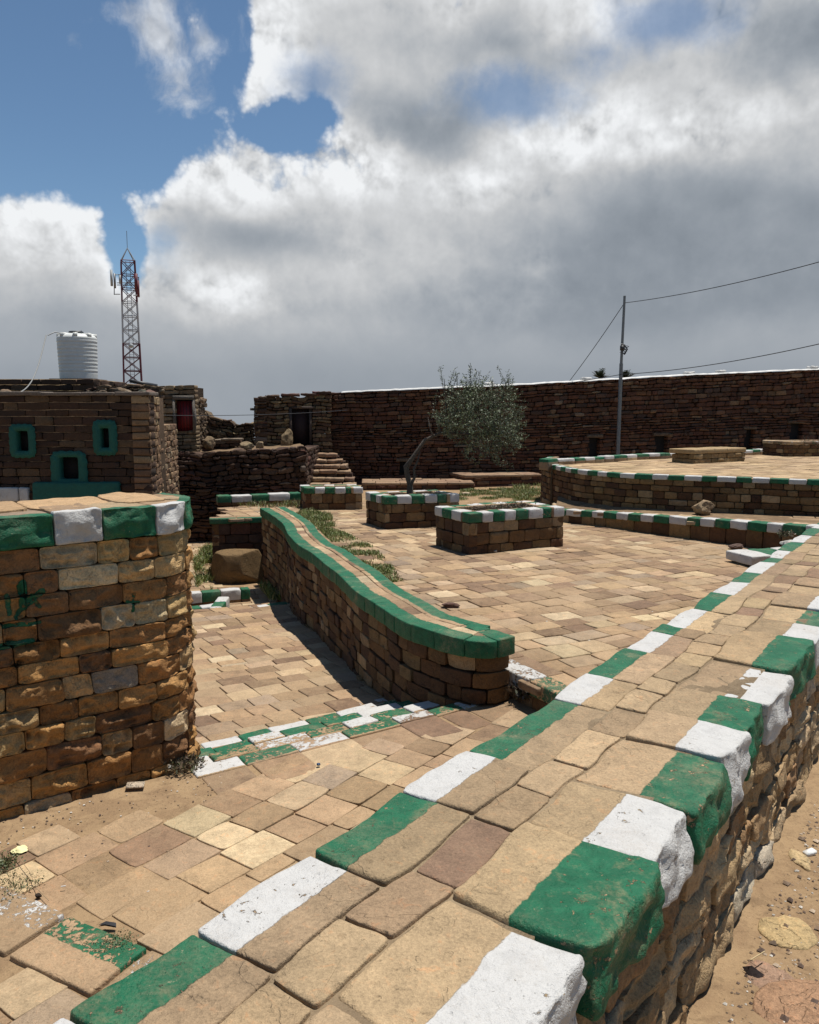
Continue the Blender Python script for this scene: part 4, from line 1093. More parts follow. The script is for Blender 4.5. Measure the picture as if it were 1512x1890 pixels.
# rough stairway up to the doorway
rs_t = thing('rough_stairway', 'rough stone stairway climbing to the dark doorway', 'stairs', (*P2(610, 905, Z_PLAZA), Z_PLAZA))
mb = MB()
spx_ = [(572, 662, 893, 18.0), (571, 658, 882, 18.3), (569, 652, 868, 18.6), (567, 646, 858, 18.9), (566, 637, 848, 19.2), (565, 627, 838, 19.5)]
for i, (a, b, py, Y) in enumerate(spx_):
    p0, p1 = A(a, py, Y), A(b-6, py, Y); pth = Path([(p0[0], Y), (p1[0], Y)]); x = cuts(0, pth.L, .25, .5)
    for j in range(len(x)-1):
        stone(mb, pth, x[j]+.005, x[j+1]-.005, -.42, rnd.uniform(-.02, .05), p0[2]-.075, p0[2]+rnd.uniform(-.01, .012), r=.02, k=(4, 3, 2), fine=True, col=pick([((.25, .17, .105), 2), ((.19, .12, .075), 2)]), rough=.025, wob=.03)
    masonry(mb, Path([(p0[0], Y+.03), (p1[0], Y+.03)]), p0[2]-.24, p0[2]-.07, (.07, .09), (.15, .3), pal=RUBST, k=(2, 1, 1), chis=.02, rough=.02, wob=.02)
    masonry(mb, Path([(p1[0]+.01, Y-.02), (p1[0]+.01, Y+.5)]), Z_PLAZA-.1, p0[2]-.05, (.06, .09), (.12, .25), pal=RUBST, k=(2, 1, 1), chis=.03, rough=.02, wob=.02, prot=.05)
    c0, c1 = min(i, 5), 0
mb.build('step_stones', M_RUB, rs_t, freq=8)
mb = MB()
for (a, b, py, Y) in spx_:
    p0, p1 = A(a, py, Y), A(b-8, py, Y); mb.box(p0[0]+.02, p1[0]-.02, Y+.1, Y+.55, Z_PLAZA-.1, p0[2]-.05)
q0 = A(566, 838, 19.5); mb.box(q0[0]-.9, A(627, 838, 19.5)[0]-.1, 19.55, 20.2, -.2, q0[2]-.06)
mb.build('core', M_DMORT, rs_t)

# ------------------------------------------------------------------ dark rubble wall in the middle + things on it
dw = thing('rubble_wall', 'dark rubble retaining wall between the teal-windowed house and the rough stairs', 'wall', (-4, 17.5, Z_LOW))
dx0 = A(300, 900, 17.0)[0]; dx1 = A(566, 900, 17.6)[0]
dp = Path([(dx0, 17.0), (dx1, 17.6)])
def dtop(S): S = np.asarray(S, float); return EYE-(np.interp(S, [0, dp.L*.3, dp.L], [831, 833, 826])-761)/FPX*17.3 + .015*np.sin(S*5)+.01*np.sin(S*13)
mb = MB(); masonry(mb, dp, Z_LOW-.1, .85, (.05, .12), (.10, .36), depth=.3, gap=.014, pal=RUBST, k=(5, 1, 3), chis=.05, rough=.022, wob=.05, prot=.04, ztf=dtop, corner=.012, wobf=3.5)
dpr = Path([(dx1, 17.6), (dx1+.05, 20)]); masonry(mb, dpr, Z_PLAZA-.1, .85, (.08, .14), (.15, .36), depth=.3, pal=RUBST, k=(2, 1, 2), chis=.05, rough=.03, wob=.03)
mb.build('masonry', M_RUB, dw, freq=7)
mb = MB(); strip(mb, dp, -.5, -.18, Z_LOW-.1, lambda S: dtop(S)-.02); mb.build('core', M_DMORT, dw)
mb = MB(); 
S = np.linspace(0, dp.L, 40); Y_ = np.linspace(0, 2.4, 8); Sg, Ng = np.meshgrid(S, Y_, indexing='ij'); x, y = dp.at(Sg.ravel(), -Ng.ravel()-.1); zz = dtop(Sg.ravel())-.02+.04*fbm(np.stack([x*2, y*2, 0*x], -1), 3)
mb.grid(np.stack([x, y, zz], -1).reshape(40, 8, 3), flip=True); mb.build('earth_top', M_SANDB, dw)
# lower course wall on top (left) and its capping
uw = thing('upper_rubble_wall', 'short low rubble wall with pale cap standing on the dark retaining wall', 'wall', (-4.6, 18.2, .85))
up = Path([(A(322, 815, 18.3)[0], 18.3), (A(445, 815, 18.3)[0], 18.3)])
mb = MB(); masonry(mb, up, .78, EYE-(813-761)/FPX*18.3, (.06, .1), (.12, .3), pal=RUBST, k=(3, 1, 2), chis=.04, rough=.03, wob=.03, gap=.014); mb.build('masonry', M_RUB, uw, freq=7)
mb = MB(); x = cuts(0, up.L, .3, .6); zt_ = EYE-(813-761)/FPX*18.3
for j in range(len(x)-1): stone(mb, up, x[j], x[j+1]-.01, -.35, .03, zt_, zt_+rnd.uniform(.02, .05), r=.012, k=(4, 3, 1), col=(.17, .13, .09), rough=.02, wob=.02)
mb.build('capping', M_RUB, uw); mb = MB(); strip(mb, up, -.3, -.08, .7, zt_); mb.build('core', M_DMORT, uw)
for (px, py, Y, lb, w, hh_, cc, sd) in ((387, 830, 17.9, 'tan patch-like plaster lump leaning on the short rubble wall', .15, .17, (.16, .12, .07), 8),
                                 (456, 831, 17.7, 'squat rounded boulder with a pale cap in the middle of the rubble wall', .16, .12, (.12, .085, .05), 9)):
    q = A(px, py, Y); lump('boulder', lb, 'boulder', q, (w, .13, hh_), cc, M_PLAS, sd)
# broken wall stepping down to the right of the red door
bw_ = thing('broken_wall', 'broken stone wall sloping down against the sky between the two ruined houses', 'wall', (-5, 20.6, .8))
bpth = Path([(A(352, 790, 20.6)[0], 20.6), (A(476, 790, 20.6)[0], 20.6)])
def btop(S):
    px = 352+np.asarray(S, float)/bpth.L*124
    return EYE-(np.interp(px, [352, 368, 384, 388, 405, 425, 431, 445, 462, 476], [757, 756, 759, 768, 773, 776, 783, 782, 779, 778])-761)/FPX*20.6+.012*np.sin(px*1.1)
mb = MB(); masonry(mb, bpth, .3, 1.5, (.06, .11), (.10, .28), depth=.25, pal=[((.12, .08, .045), 3), ((.085, .05, .03), 4), ((.19, .14, .08), 1)], k=(3, 1, 2), chis=.06, rough=.03, wob=.035, prot=.04, ztf=btop, gap=.014)
mb.build('masonry', M_RUB, bw_, freq=7); mb = MB(); strip(mb, bpth, -.5, -.14, .2, lambda S: btop(S)-.03, ds=.06); mb.build('core', M_RUB, bw_)

# ------------------------------------------------------------------ terrace corner below the parapet
tw = thing('terrace_wall', 'dark terrace corner wall with a big smooth boulder built in and a green painted rim', 'retaining wall', (-3, 13.1, Z_LOW))
T0 = np.array(P2(390, 958, Z_PLAZA)); T1 = np.array(P2(490, 955, Z_PLAZA))
tpth = Path([tuple(T0), tuple(T1)])
mb = MB(); masonry(mb, tpth, Z_LOW-.1, Z_PLAZA-.08, (.14, .2), (.2, .42), pal=DARKST, k=(4, 1, 3), fine=True, chis=.03)
tl = Path([(T0[0]-.15, T0[1]+2.2), tuple(T0)]); masonry(mb, tl, Z_LOW-.1, Z_PLAZA-.08, (.14, .2), (.2, .42), pal=MIDST, k=(2, 1, 2))
mb.build('masonry', M_ROCKF, tw)
mb = MB(); strip(mb, tpth, -.4, -.06, Z_LOW-.1, Z_PLAZA-.06); strip(mb, tl, -.4, -.06, Z_LOW-.1, Z_PLAZA-.06); mb.build('core', M_DMORT, tw)
mb = MB(); x = cuts(-.03, tpth.L, .4, .6)
for j in range(len(x)-1): stone(mb, tpth, x[j], x[j+1]-.004, -.2, .03, Z_PLAZA-.085, Z_PLAZA+.01, r=.015, k=(5, 3, 3), fine=True, col=pick(SANDST), pdf=lambda s_, n_, z_: n_+.04, pc=0, wear=.2, rough=.008)
mb.build('coping', M_NEAR, tw)
q = A(437, 1082, 12.95)
lump('built_in_boulder', None, None, (q[0]-.0, 13.1, q[2]-.08), (.45, .22, .47), (.15, .095, .042), M_ROCKF, 21, parent=tw, amp=.05, sub=5, fq=.9)
# striped kerb at the back of the terrace
k2 = thing('back_kerb', 'thin striped kerb at the back of the terrace in front of the dark rubble wall', 'kerb', (-3, 14.9, Z_PLAZA))
k2p = Path([P2(402, 934, Z_PLAZA), P2(556, 928, Z_PLAZA)])
mb = MB(); x = cuts(0, k2p.L, .28, .42)
for j in range(len(x)-1): stone(mb, k2p, x[j]+.003, x[j+1]-.003, -.25, 0, Z_PLAZA, .09+rnd.uniform(-.008, .008), r=.02, k=(4, 3, 3), fine=True, col=pick(MIDST), pdf=lambda s_, n_, z_: z_+.04, pc=j % 2, wear=.1, rough=.01)
mb.build('kerb_stones', M_NEAR, k2)
# low landing kerbs past the lower path
for (pts_, z, lb, c0) in (([(330, 1100), (395, 1094), (462, 1089)], -.93, 'farther green and white kerb curving past the end of the lower path', 1),
                      ([(330, 1128), (372, 1124), (404, 1120)], -.93, 'nearer stub of green and white kerb right of the round-ended wall', 0),
                      ([(408, 1124), (417, 1113), (424, 1103)], -.90, 'short run of green and white kerb blocks joining the two landing kerbs', 1)):
    p = Path([P2(a, b, z) for a, b in pts_], curve=True); mb = MB(); x = cuts(0, p.L, .22, .34) if c0 != 1 or len(pts_) == 3 else []
    for j in range(len(x)-1): stone(mb, p, x[j]+.003, x[j+1]-.003, -.16, .0, Z_LOW-.05, z+.02, r=.02, k=(4, 3, 3), fine=True, col=pick(MIDST), pdf=lambda s_, n_, z_: z_+1.06, pc=(j+c0) % 2, wear=.2, rough=.01)
    setp(mb.build('landing_kerb', M_NEAR, org=(p.p[0][0], p.p[0][1], z)), lb, 'kerb', 'striped landing kerbs')
mb = MB(); lpoly = [P2(300, 985, Z_LOW), P2(392, 985, Z_LOW), P2(392, 1080, Z_LOW), P2(530, 1085, Z_LOW), P2(530, 1110, -1.0), P2(300, 1150, -1.0), ]
paving(mb, lpoly, (.95, .3), lambda x, y: Z_LOW+.0*x, rw=(.2, .3), ll=(.25, .42), pal=SANDST, k=(2, 2, 1), wob=.03)
struct(mb.build('lower_court', M_FLAG))

# ------------------------------------------------------------------ house with teal openings
hs = thing('stone_house', 'dark stone house at left with teal painted surrounds round three small openings', 'house', (-5.8, 12, Z_LOW))
YH = 12.0
fx0 = A(-330, 800, YH)[0]; fx1 = A(277, 800, YH)[0]
hf = Path([(fx0, YH), (fx1, YH)])
ZH = EYE-(728-761)/FPX*YH
HOUSE = [((.052, .028, .016), 4), ((.040, .021, .013), 4), ((.078, .049, .028), 2), ((.030, .018, .012), 2)]
hz = lambda py: EYE-(py-761)/FPX*YH
def hs_s(px): return A(px, 800, YH)[0]-fx0
ow = [(hs_s(31), hs_s(53), hz(832), hz(795)), (hs_s(186), hs_s(202), hz(826), hz(790)), (hs_s(108), hs_s(143), hz(884), hz(843))]
mb = MB(); masonry(mb, hf, Z_LOW-.1, ZH-.02, (.09, .13), (.2, .46), depth=.25, gap=.009, pal=HOUSE, openings=ow, k=(4, 1, 2), fine=True, chis=.014, rough=.008, wob=.012, prot=.012)
side0 = (fx1, YH); side1 = (A(296, 800, 13.0)[0], 13.0); side2 = (A(325, 800, 14.6)[0]+.02, 14.6)
hsd = Path([side0, side1]); masonry(mb, hsd, Z_LOW-.1, ZH-.02, (.09, .13), (.12, .30), depth=.25, pal=[((.2, .12, .065), 3), ((.14, .08, .045), 3), ((.26, .18, .10), 1.5)], k=(4, 1, 3), fine=True, chis=.02, rough=.010, wob=.015)
mb.build('wall', M_FAR, hs, freq=9)
mb = MB(); masonry(mb, Path([side1, side2]), Z_LOW-.1, EYE-(783-761)/FPX*13.8, (.08, .11), (.12, .26), depth=.2, pal=[((.22, .14, .08), 3), ((.16, .095, .055), 3), ((.28, .2, .12), 1.5)], k=(4, 1, 3), fine=True, chis=.02, rough=.012, wob=.02, gap=.01)
mb.build('side_annex_wall', M_FAR, hs, freq=9)
mb = MB(); mb.box(fx0, fx1-.15, YH+.16, 13.2, Z_LOW-.1, ZH-.04); mb.prism([(fx1-.3, YH+.2), (side1[0]-.12, 13.0), (side2[0]-.12, 14.6), (fx1-1.2, 14.6)], Z_LOW-.1, EYE-(785-761)/FPX*13.8); mb.build('core', M_DMORT, hs)
mb = MB(); x = cuts(-.05, hf.L+.03, .4, .8)
for j in range(len(x)-1): stone(mb, hf, x[j], x[j+1]-.006, -.4, .05, ZH-.025, ZH+.03+rnd.uniform(-.006, .008), r=.012, k=(5, 3, 1), fine=True, col=(.13, .105, .085), rough=.010, wob=.006)
mb.build('eaves_slab', M_FAR, hs)
def frame(par_, o, m, ext=None):
    s0, s1, z0, z1 = o
    n = 56; V = []; 
    for ring, (a0, a1, b0, b1), dy in ((0, m, -.015), (1, m, -.030), (2, (0, 0, 0, 0), -.030), (3, (0, 0, 0, 0), .12)):
        X0, X1, Z0, Z1 = s0-a0, s1+a1, z0-b0, z1+b1
        for i in range(n):
            t = i/n*4; k_ = int(t); f = t-k_
            # corners rounded by superellipse
            c = [(X0+(X1-X0)*f, Z0), (X1, Z0+(Z1-Z0)*f), (X1-(X1-X0)*f, Z1), (X0, Z1-(Z1-Z0)*f)][k_]
            cx, cz = (X0+X1)/2, (Z0+Z1)/2; u, v = (c[0]-cx)/((X1-X0)/2), (c[1]-cz)/((Z1-Z0)/2)
            rr_ = 1-(.13 if ring < 2 else .05)*(abs(u)**5*abs(v)**5) + .03*math.sin(i*1.9+ring*0+s0*7)*(ring < 2)
            V.append((fx0+cx+u*rr_*(X1-X0)/2, YH+dy, cz+v*rr_*(Z1-Z0)/2))
    F = []
    for r_ in range(3):
        for i in range(n): F.append((r_*n+i, r_*n+(i+1) % n, (r_+1)*n+(i+1) % n, (r_+1)*n+i))
    mb = MB(); mb.add(V, F); return mb
for o, m in ((ow[0], (.105, .105, .10, .10)), (ow[1], (.11, .12, .11, .12)), (ow[2], (.13, .13, .22, .09))):
    w = MB(); w.box(fx0+o[0]-.02, fx0+o[1]+.02, YH+.13, YH+.14, o[2]-.02, o[3]+.02); wn = w.build('window', M_DARK, hs)
    frame(hs, o, m).build('painted_surround', M_TEAL, wn)
mb = MB(); pts = []
x0, x1, z1, z0 = A(62, 900, YH)[0], A(224, 900, YH)[0], hz(889), hz(925)
stp = Path([(x0, YH), (x1, YH)])
stone(mb, stp, 0, stp.L, -.1, .075, z0-.1, z1, r=.03, k=(16, 1, 5), fine=True, col=(.1, .1, .1), rough=.015, wob=.012)
mb.build('painted_sill', M_TEAL, hs)
mb = MB(); x0 = A(0, 900, YH)[0]; wp = Path([(x0-.6, YH-.02), (A(56, 900, YH)[0], YH-.02)]); x = cuts(0, wp.L, .3, .4)
for j in range(len(x)-1): stone(mb, wp, x[j], x[j+1]-.015, -.06, .04, hz(925), hz(899), r=.02, k=(4, 1, 3), col=(.4, .4, .4), pdf=lambda s_, n_, z_: .1+0*s_, pc=1, wear=.3, rough=.01)
mb.build('whitewashed_stones', M_NEAR, hs)

# roof block behind with the tank
rb = thing('roof_room', 'upper storey of dark stone set back on the flat roof, under the water tank', 'roof room', (-6.2, 13.5, ZH))
YR = 13.6; rz = lambda py, Y=YR: EYE-(py-761)/FPX*Y
rpp = Path([(A(-300, 700, YR)[0], YR), (A(173, 700, YR)[0], YR)])
mb = MB(); masonry(mb, rpp, ZH-.1, rz(701), (.08, .11), (.2, .4), depth=.2, pal=HOUSE, k=(3, 1, 2), fine=True, chis=.02, rough=.012, wob=.012)
masonry(mb, Path([(rpp.p[1][0], YR), (rpp.p[1][0], YR+1.6)]), ZH-.1, rz(701), (.08, .11), (.2, .4), pal=HOUSE, k=(2, 1, 1)); mb.build('wall', M_FAR, rb)
mb = MB(); mb.box(rpp.p[0][0], rpp.p[1][0]-.05, YR+.1, YR+1.6, ZH-.2, rz(700.5)); mb.build('roof', M_MORT, rb)
for i, (px, w, cc, lb) in enumerate(((10, .10, (.16, .11, .07), 'round brown stone lying on the roof edge at far left'), (222, .13, (.13, .09, .055), 'brown rubble lump on the roof edge right of the tank'),
        (237, .10, (.17, .13, .09), 'pale rubble lump on the roof under the lattice mast'), (262, .09, (.05, .05, .035), 'small dark mossy rubble lump on the roof edge'), (277, .09, (.14, .08, .06), 'reddish rubble lump near the roof corner'), (190, .08, (.1, .07, .045), 'low dark rubble lump just right of the tank plinth'))):
    q = A(px, 722, YH+.8); lump('roof_rubble', lb, 'rubble', (q[0], YH+.8, ZH+.0), (w, w*.8, w*.55), cc, M_RUB, 30+i, group='rubble on the house roof', sub=4)
# low ruined parapet along the roof between tank room and corner
lpw = thing('roof_parapet', 'crumbling low parapet on the roof to the right of the water tank', 'parapet', (-4.6, 13.4, ZH))
lq = Path([(A(160, 715, 13.4)[0], 13.4), (A(300, 715, 13.4)[0], 13.4)])
mb = MB(); masonry(mb, lq, ZH-.05, ZH+.22, (.05, .09), (.1, .26), pal=[((.12, .08, .05), 3), ((.18, .13, .085), 2), ((.09, .05, .035), 2)], k=(3, 1, 2), chis=.05, rough=.03, wob=.03, prot=.04, ztf=lambda S: EYE-(np.interp(np.asarray(S), [0, .3, .5, .8, lq.L], [719, 711, 714, 712, 716])-761)/FPX*13.4)
mb.build('masonry', M_RUB, lpw, freq=8); mb = MB(); strip(mb, lq, -.3, -.08, ZH-.1, ZH+.1); mb.build('core', M_DMORT, lpw)

# upper ruined house with red door
ur = thing('red_door_house', 'small stone house with a dark red door behind the teal-windowed house', 'house', (-5, 17.5, .8))
YU = 17.4; uz = lambda py: EYE-(py-761)/FPX*YU
u0 = A(185, 750, YU)[0]; u1 = A(361, 750, YU)[0]; upth = Path([(u0, YU), (u1, YU)])
od = px_open(328, 358, 741, 797, upth)
mb = MB(); masonry(mb, upth, .3, uz(713), (.06, .11), (.14, .34), depth=.3, pal=[((.17, .12, .068), 3), ((.12, .08, .045), 3), ((.22, .16, .095), 1.2)], openings=[od], k=(3, 1, 2), chis=.03, rough=.02, wob=.025, prot=.02, gap=.012,
        ztf=lambda S: EYE-(np.interp(np.asarray(S), [0, upth.L*.45, upth.L*.5, upth.L], [708, 709, 712, 711])-761)/FPX*YU)
us = Path([(u1, YU), (A(376, 770, 19.0)[0], 19.2)]); masonry(mb, us, .3, uz(733), (.06, .11), (.12, .3), depth=.3, s_range=(.22, us.L), pal=[((.15, .1, .06), 3), ((.10, .065, .04), 3)], k=(3, 1, 2), chis=.06, rough=.03, wob=.03, prot=.05, gap=.014)
mb.build('wall', M_RUB, ur, freq=7)
mb = MB(); strip(mb, upth, -1.5, -.2, .2, uz(714)); mb.build('core', M_DMORT, ur)
x, y = upth.at(np.array([od[0], od[1]]), np.array([-.1, -.1])); mb = MB(); mb.obox(((x[0]+x[1])/2, YU+.1, (od[2]+od[3])/2), ((x[1]-x[0])/2, 0, 0), (0, .02, 0), (0, 0, (od[3]-od[2])/2)); dd = mb.build('door', M_RED, ur)
mb = MB()
for s in np.linspace(x[0]+.08, x[1]-.08, 4): mb.box(s-.006, s+.006, YU+.07, YU+.078, od[2]+.02, od[3]-.02)
mb.build('panel_ribs', mat_plain('door_rib', (.06, .008, .008), .6), dd)
mb = MB(); mb.box(x[0]-.06, x[0]-.01, YU-.03, YU+.1, od[2], od[3]+.03); mb.box(x[1]+.01, x[1]+.06, YU-.03, YU+.1, od[2], od[3]+.03); mb.box(x[0]-.05, x[1]+.05, YU-.035, YU+.1, od[3]+.032, od[3]+.12)
mb.build('door_frame', mat_plain('grey_plaster', (.10, .085, .07), .9, bump=.6, var=.5), ur)
# steel beam lying on that roof
b0 = A(240, 703, 17.0); b1 = A(290, 712, 17.9); mb = MB(); dd_ = (b1-b0)/2; mb.obox((b0+b1)/2, dd_, (0, .04, 0), (0, 0, .035)); o1 = mb.build('roof_beam', M_BLK, org=tuple((b0+b1)/2))
for t in ():
    pass
setp(o1, 'black beam lying slanted across the ruined roof below the lattice mast', 'beam')

# ------------------------------------------------------------------ water tank
q = A(139, 697, 14.0); tx, tz = q[0], rz(700.5)+.015
tk = thing('water_tank', 'white ribbed plastic water tank with black lid on the roof', 'water tank', (tx, 14.15, tz))
h_ = (697-613)/FPX*14.1; r1, r0 = .325, .305
prof = [(0, 0), (r0, 0)]
n = 60
for i in range(n+1):
    t = i/n; z = t*h_*.86; rr_ = r0+(r1-r0)*t
    if t > .08: rr_ += .0045*math.sin(t*math.pi*22)*(t > .12)*(1-.6*abs(math.sin(t*math.pi*5.5)))
    prof.append((rr_, z))
prof += [(r1*.985, h_*.885), (r1*.90, h_*.925), (r1*.72, h_*.955), (r1*.45, h_*.97), (.0, h_*.975)]
mb = MB(); mb.lathe(prof, (tx, 14.15, tz), 56); mb.build('body', M_TANK, tk)
mb = MB()
for k_ in range(8):
    a = k_*math.pi/4+.3; c = (tx+math.cos(a)*r1*.70, 14.15+math.sin(a)*r1*.70, tz+h_*.925)
    mb.obox(c, (math.cos(a)*.09, math.sin(a)*.09, 0), (-math.sin(a)*.035, math.cos(a)*.035, 0), (0, 0, .035))
mb.build('shoulder_ribs', M_TANK, tk)
mb = MB(); mb.lathe([(0, 0), (.12, 0), (.125, .02), (.11, .04), (0, .045)], (tx-.01, 14.15, tz+h_*.972), 32); mb.build('lid', M_BLK, tk)
mb = MB(); mb.box(tx-.36, tx+.36, 13.8, 14.5, tz-.013, tz-.001); mb.build('base_board', mat_plain('rusty_board', (.06, .035, .025), .9), tk)
mb = MB(); mb.tube([(tx+.14, 14.0, tz+h_*.96), (tx+.14, 14.0, tz+h_*1.02)], .008); mb.build('breather_pipe', M_METAL, tk)
mb = MB(); mb.tube([(tx-.2, 13.95, tz+h_*.96), (tx-.26, 13.9, tz+h_*.98), (tx-.34, 13.8, tz+h_*.9)], .009); mb.build('inlet_pipe', M_METAL, tk)
P0, P1 = np.array([tx-.37, 13.8, tz+h_*.90]), A(34, 726, 12.1)
mb = MB(); pts = [P0+(P1-P0)*t + np.array([0, 0, -.22*math.sin(math.pi*t)*(1)]) for t in np.linspace(0, 1, 18)]; mb.tube(pts, .010, 6)
setp(mb.build('water_hose', mat_plain('grey_hose', (.2, .2, .19), .6), org=tuple(P1)), 'grey hose hanging from the water tank down to the roof edge', 'hose')

# ------------------------------------------------------------------ lattice mast
YT = 60.0; bx, by = A(245.5, 705, YT), None; tt_p = A(236, 482, YT)
tm = thing('lattice_mast', 'red and white steel lattice telecom mast with antennas behind the houses', 'mast', (bx[0], YT, -1.2))
zt_m = tt_p[2]; zb_m = -1.2
def leg_at(cx, cy, z):
    t = (z-zb_m)/(zt_m-zb_m); w = .80-.36*t; x = (bx[0]+.03)+(tt_p[0]-bx[0]-.0)*0+cx*w; 
    return np.array([x, YT+cy*w, z])
bx0 = bx[0]
# visible picture drift is perspective only: keep the mast plumb
rotc = math.cos(.35), math.sin(.35)
def leg_at(cx, cy, z):
    t = (z-zb_m)/(zt_m-zb_m); w = .86-.30*t; return np.array([tt_p[0]*1.0+(cx*rotc[0]-cy*rotc[1])*w*.82, YT+(cx*rotc[1]+cy*rotc[0])*w*.82, z])
lev = np.linspace(zb_m, zt_m, 15)
for (cx, cy) in ((-1, -1), (1, -1), (1, 1), (-1, 1)):
    for i, (a, b, mt) in enumerate(((0, 5, M_TWHT), (5, 8, M_TREDP), (8, 11, M_TWHT), (11, 14, M_TREDP))):
        pass
def band(i):
    return M_TREDP if i in (12, 13, 11, 6, 7, 5) else M_TWHT
for cx, cy in ((-1, -1), (1, -1), (1, 1), (-1, 1)):
    mb = MB(); mb.tube([leg_at(cx, cy, z) for z in lev], .055, 6)
    leg = mb.build('leg', M_TWHT, tm)
    leg.data.materials.append(M_TREDP)
    nf = len(leg.data.polygons)
    for p in leg.data.polygons:
        z = p.center[2] + zb_m; i = int(np.clip((z-zb_m)/(zt_m-zb_m)*14, 0, 13)); p.material_index = 1 if band(i) is M_TREDP else 0
for i in range(14):
    mb = MB(); z0, z1 = lev[i], lev[i+1]; cs4 = ((-1, -1), (1, -1), (1, 1), (-1, 1))
    for k_ in range(4):
        a, b = cs4[k_], cs4[(k_+1) % 4]
        mb.tube([leg_at(*a, z0), leg_at(*b, z1)], .025, 4, cap=False); mb.tube([leg_at(*b, z0), leg_at(*a, z1)], .025, 4, cap=False); mb.tube([leg_at(*a, z1), leg_at(*b, z1)], .03, 4, cap=False)
    mb.build('bracing', band(i), tm)
mb = MB(); ap = np.array([tt_p[0], YT, zt_m+.9])
for c4 in ((-1, -1), (1, -1), (1, 1), (-1, 1)): mb.tube([leg_at(*c4, zt_m), ap], .03, 5)
mb.tube([ap, ap+[0, 0, 1.2]], .02, 5); mb.tube([(tt_p[0]-.15, YT, zb_m), (tt_p[0]-.15, YT, zt_m)], .02, 4); mb.tube([(tt_p[0]+.15, YT, zb_m), (tt_p[0]+.15, YT, zt_m)], .02, 4)
for z in np.arange(zb_m, zt_m, .35): mb.tube([(tt_p[0]-.15, YT, z), (tt_p[0]+.15, YT, z)], .012, 4, cap=False)
mb.build('ladder_and_finial', M_METAL, tm)
mgrey = mat_plain('antenna_grey', (.28, .30, .31), .6)
for (px, py0, py1, w, m_) in ((205.5, 498, 528, .06, mgrey), (211.5, 505, 532, .05, M_METAL), (255, 518, 548, .06, M_TREDP), (251, 505, 535, .10, M_TREDP), (222, 508, 524, .07, mgrey)):
    a, b = A(px, py0, YT-.6), A(px, py1, YT-.6); mb = MB(); mb.box(a[0]-w, a[0]+w, YT-.72, YT-.55, b[2], a[2]); mb.build('panel_antenna', m_, tm)
mb = MB()
for (pxa, pxb, py) in ((210, 222, 507), (210, 222, 543), (246, 256, 512), (246, 257, 545), (216, 252, 522), (216, 252, 526)):
    mb.tube([A(pxa, py, YT-.5), A(pxb, py, YT-.3)], .03, 5)
mb.tube([A(211, 505, YT-.5), A(211, 544, YT-.5)], .035, 5); mb.tube([A(256, 511, YT-.5), A(256.5, 549, YT-.5)], .035, 5)
mb.build('antenna_mount', M_METAL, tm)
c = A(242, 638, YT-.7); mb = MB(); a = np.linspace(0, 2*math.pi, 25)
Pg = np.array([[(c[0]+r_*math.cos(t), YT-.75+dy, c[2]+r_*math.sin(t)) for t in a] for r_, dy in ((0, -.15), (.1, -.15), (.16, -.05), (.16, .1), (0, .12))]); mb.grid(Pg); mb.build('dish', mgrey, tm)

# ------------------------------------------------------------------ pole and cables
pq = A(1145, 838, 19.6); ptop = A(1149, 546, 19.6)
ptx = (pq[0]+ptop[0])/2
po = thing('utility_pole', 'slim grey metal pole standing against the tall wall', 'pole', (ptx, 19.6, 0))
mb = MB(); mb.tube([(ptx-.03, 19.6, .0), (ptx-.01, 19.6, 2.8)], [.048, .044], 12); mb.tube([(ptx-.01, 19.6, 2.8), (ptx+.02, 19.6, ptop[2])], [.034, .030], 12); mb.build('shaft', M_METAL, po)
mb = MB(); c = A(1150, 645, 19.55); mb.tube([(c[0]-.05, 19.54, c[2]+.12), (c[0]+.03, 19.52, c[2]+.1), (c[0]+.09, 19.5, c[2]), (c[0]+.02, 19.52, c[2]-.12)], .02, 6)
mb.box(c[0]-.07, c[0]+.03, 19.5, 19.56, c[2]-.02, c[2]+.09)
for i in range(14):
    a = rnd.uniform(0, 6.28); p0 = np.array([c[0]+rnd.uniform(-.02, .07), 19.5, c[2]+rnd.uniform(-.12, .1)]); mb.tube([p0, p0+np.array([math.cos(a)*.07, rnd.uniform(-.04, .04), math.sin(a)*.06])], .007, 4)
mb.build('bracket_and_wire_ends', M_BLK, po)
def cable(lbl, a, b, sag, r=.008, n=30):
    mb = MB(); pts = [a+(b-a)*t - np.array([0, 0, 1])*4*sag*t*(1-t) for t in np.linspace(0, 1, n)]; mb.tube(pts, r, 5)
    setp(mb.build('overhead_cable', M_BLK, org=tuple((a+b)/2)), lbl, 'cable', 'overhead cables')
ta = np.array([ptx+.02, 19.6, A(1149, 559, 19.6)[2]])
pa_ = A(1512, 474, 14.0); cable('upper black cable rising from the pole top to the right', ta, ta+(pa_-ta)*1.3, .12)
cable('steep stay cable dropping left from the pole top to the tall wall', ta, A(1047, 709, 20.9), .04)
a_ = A(1020, 711, 20.9); m_ = A(1147, 691, 19.55); b_ = A(1512, 624, 14.0)
cable('lower sagging cable from the pole out to the right', m_, m_+(b_-m_)*1.3, .14); cable('low cable lying along the wall top to the left of the pole', a_, m_, .01)
cable('thin black cable crossing in front of the houses at left', A(-80, 752, 11.6), A(640, 757, 19.2), .12, .006)

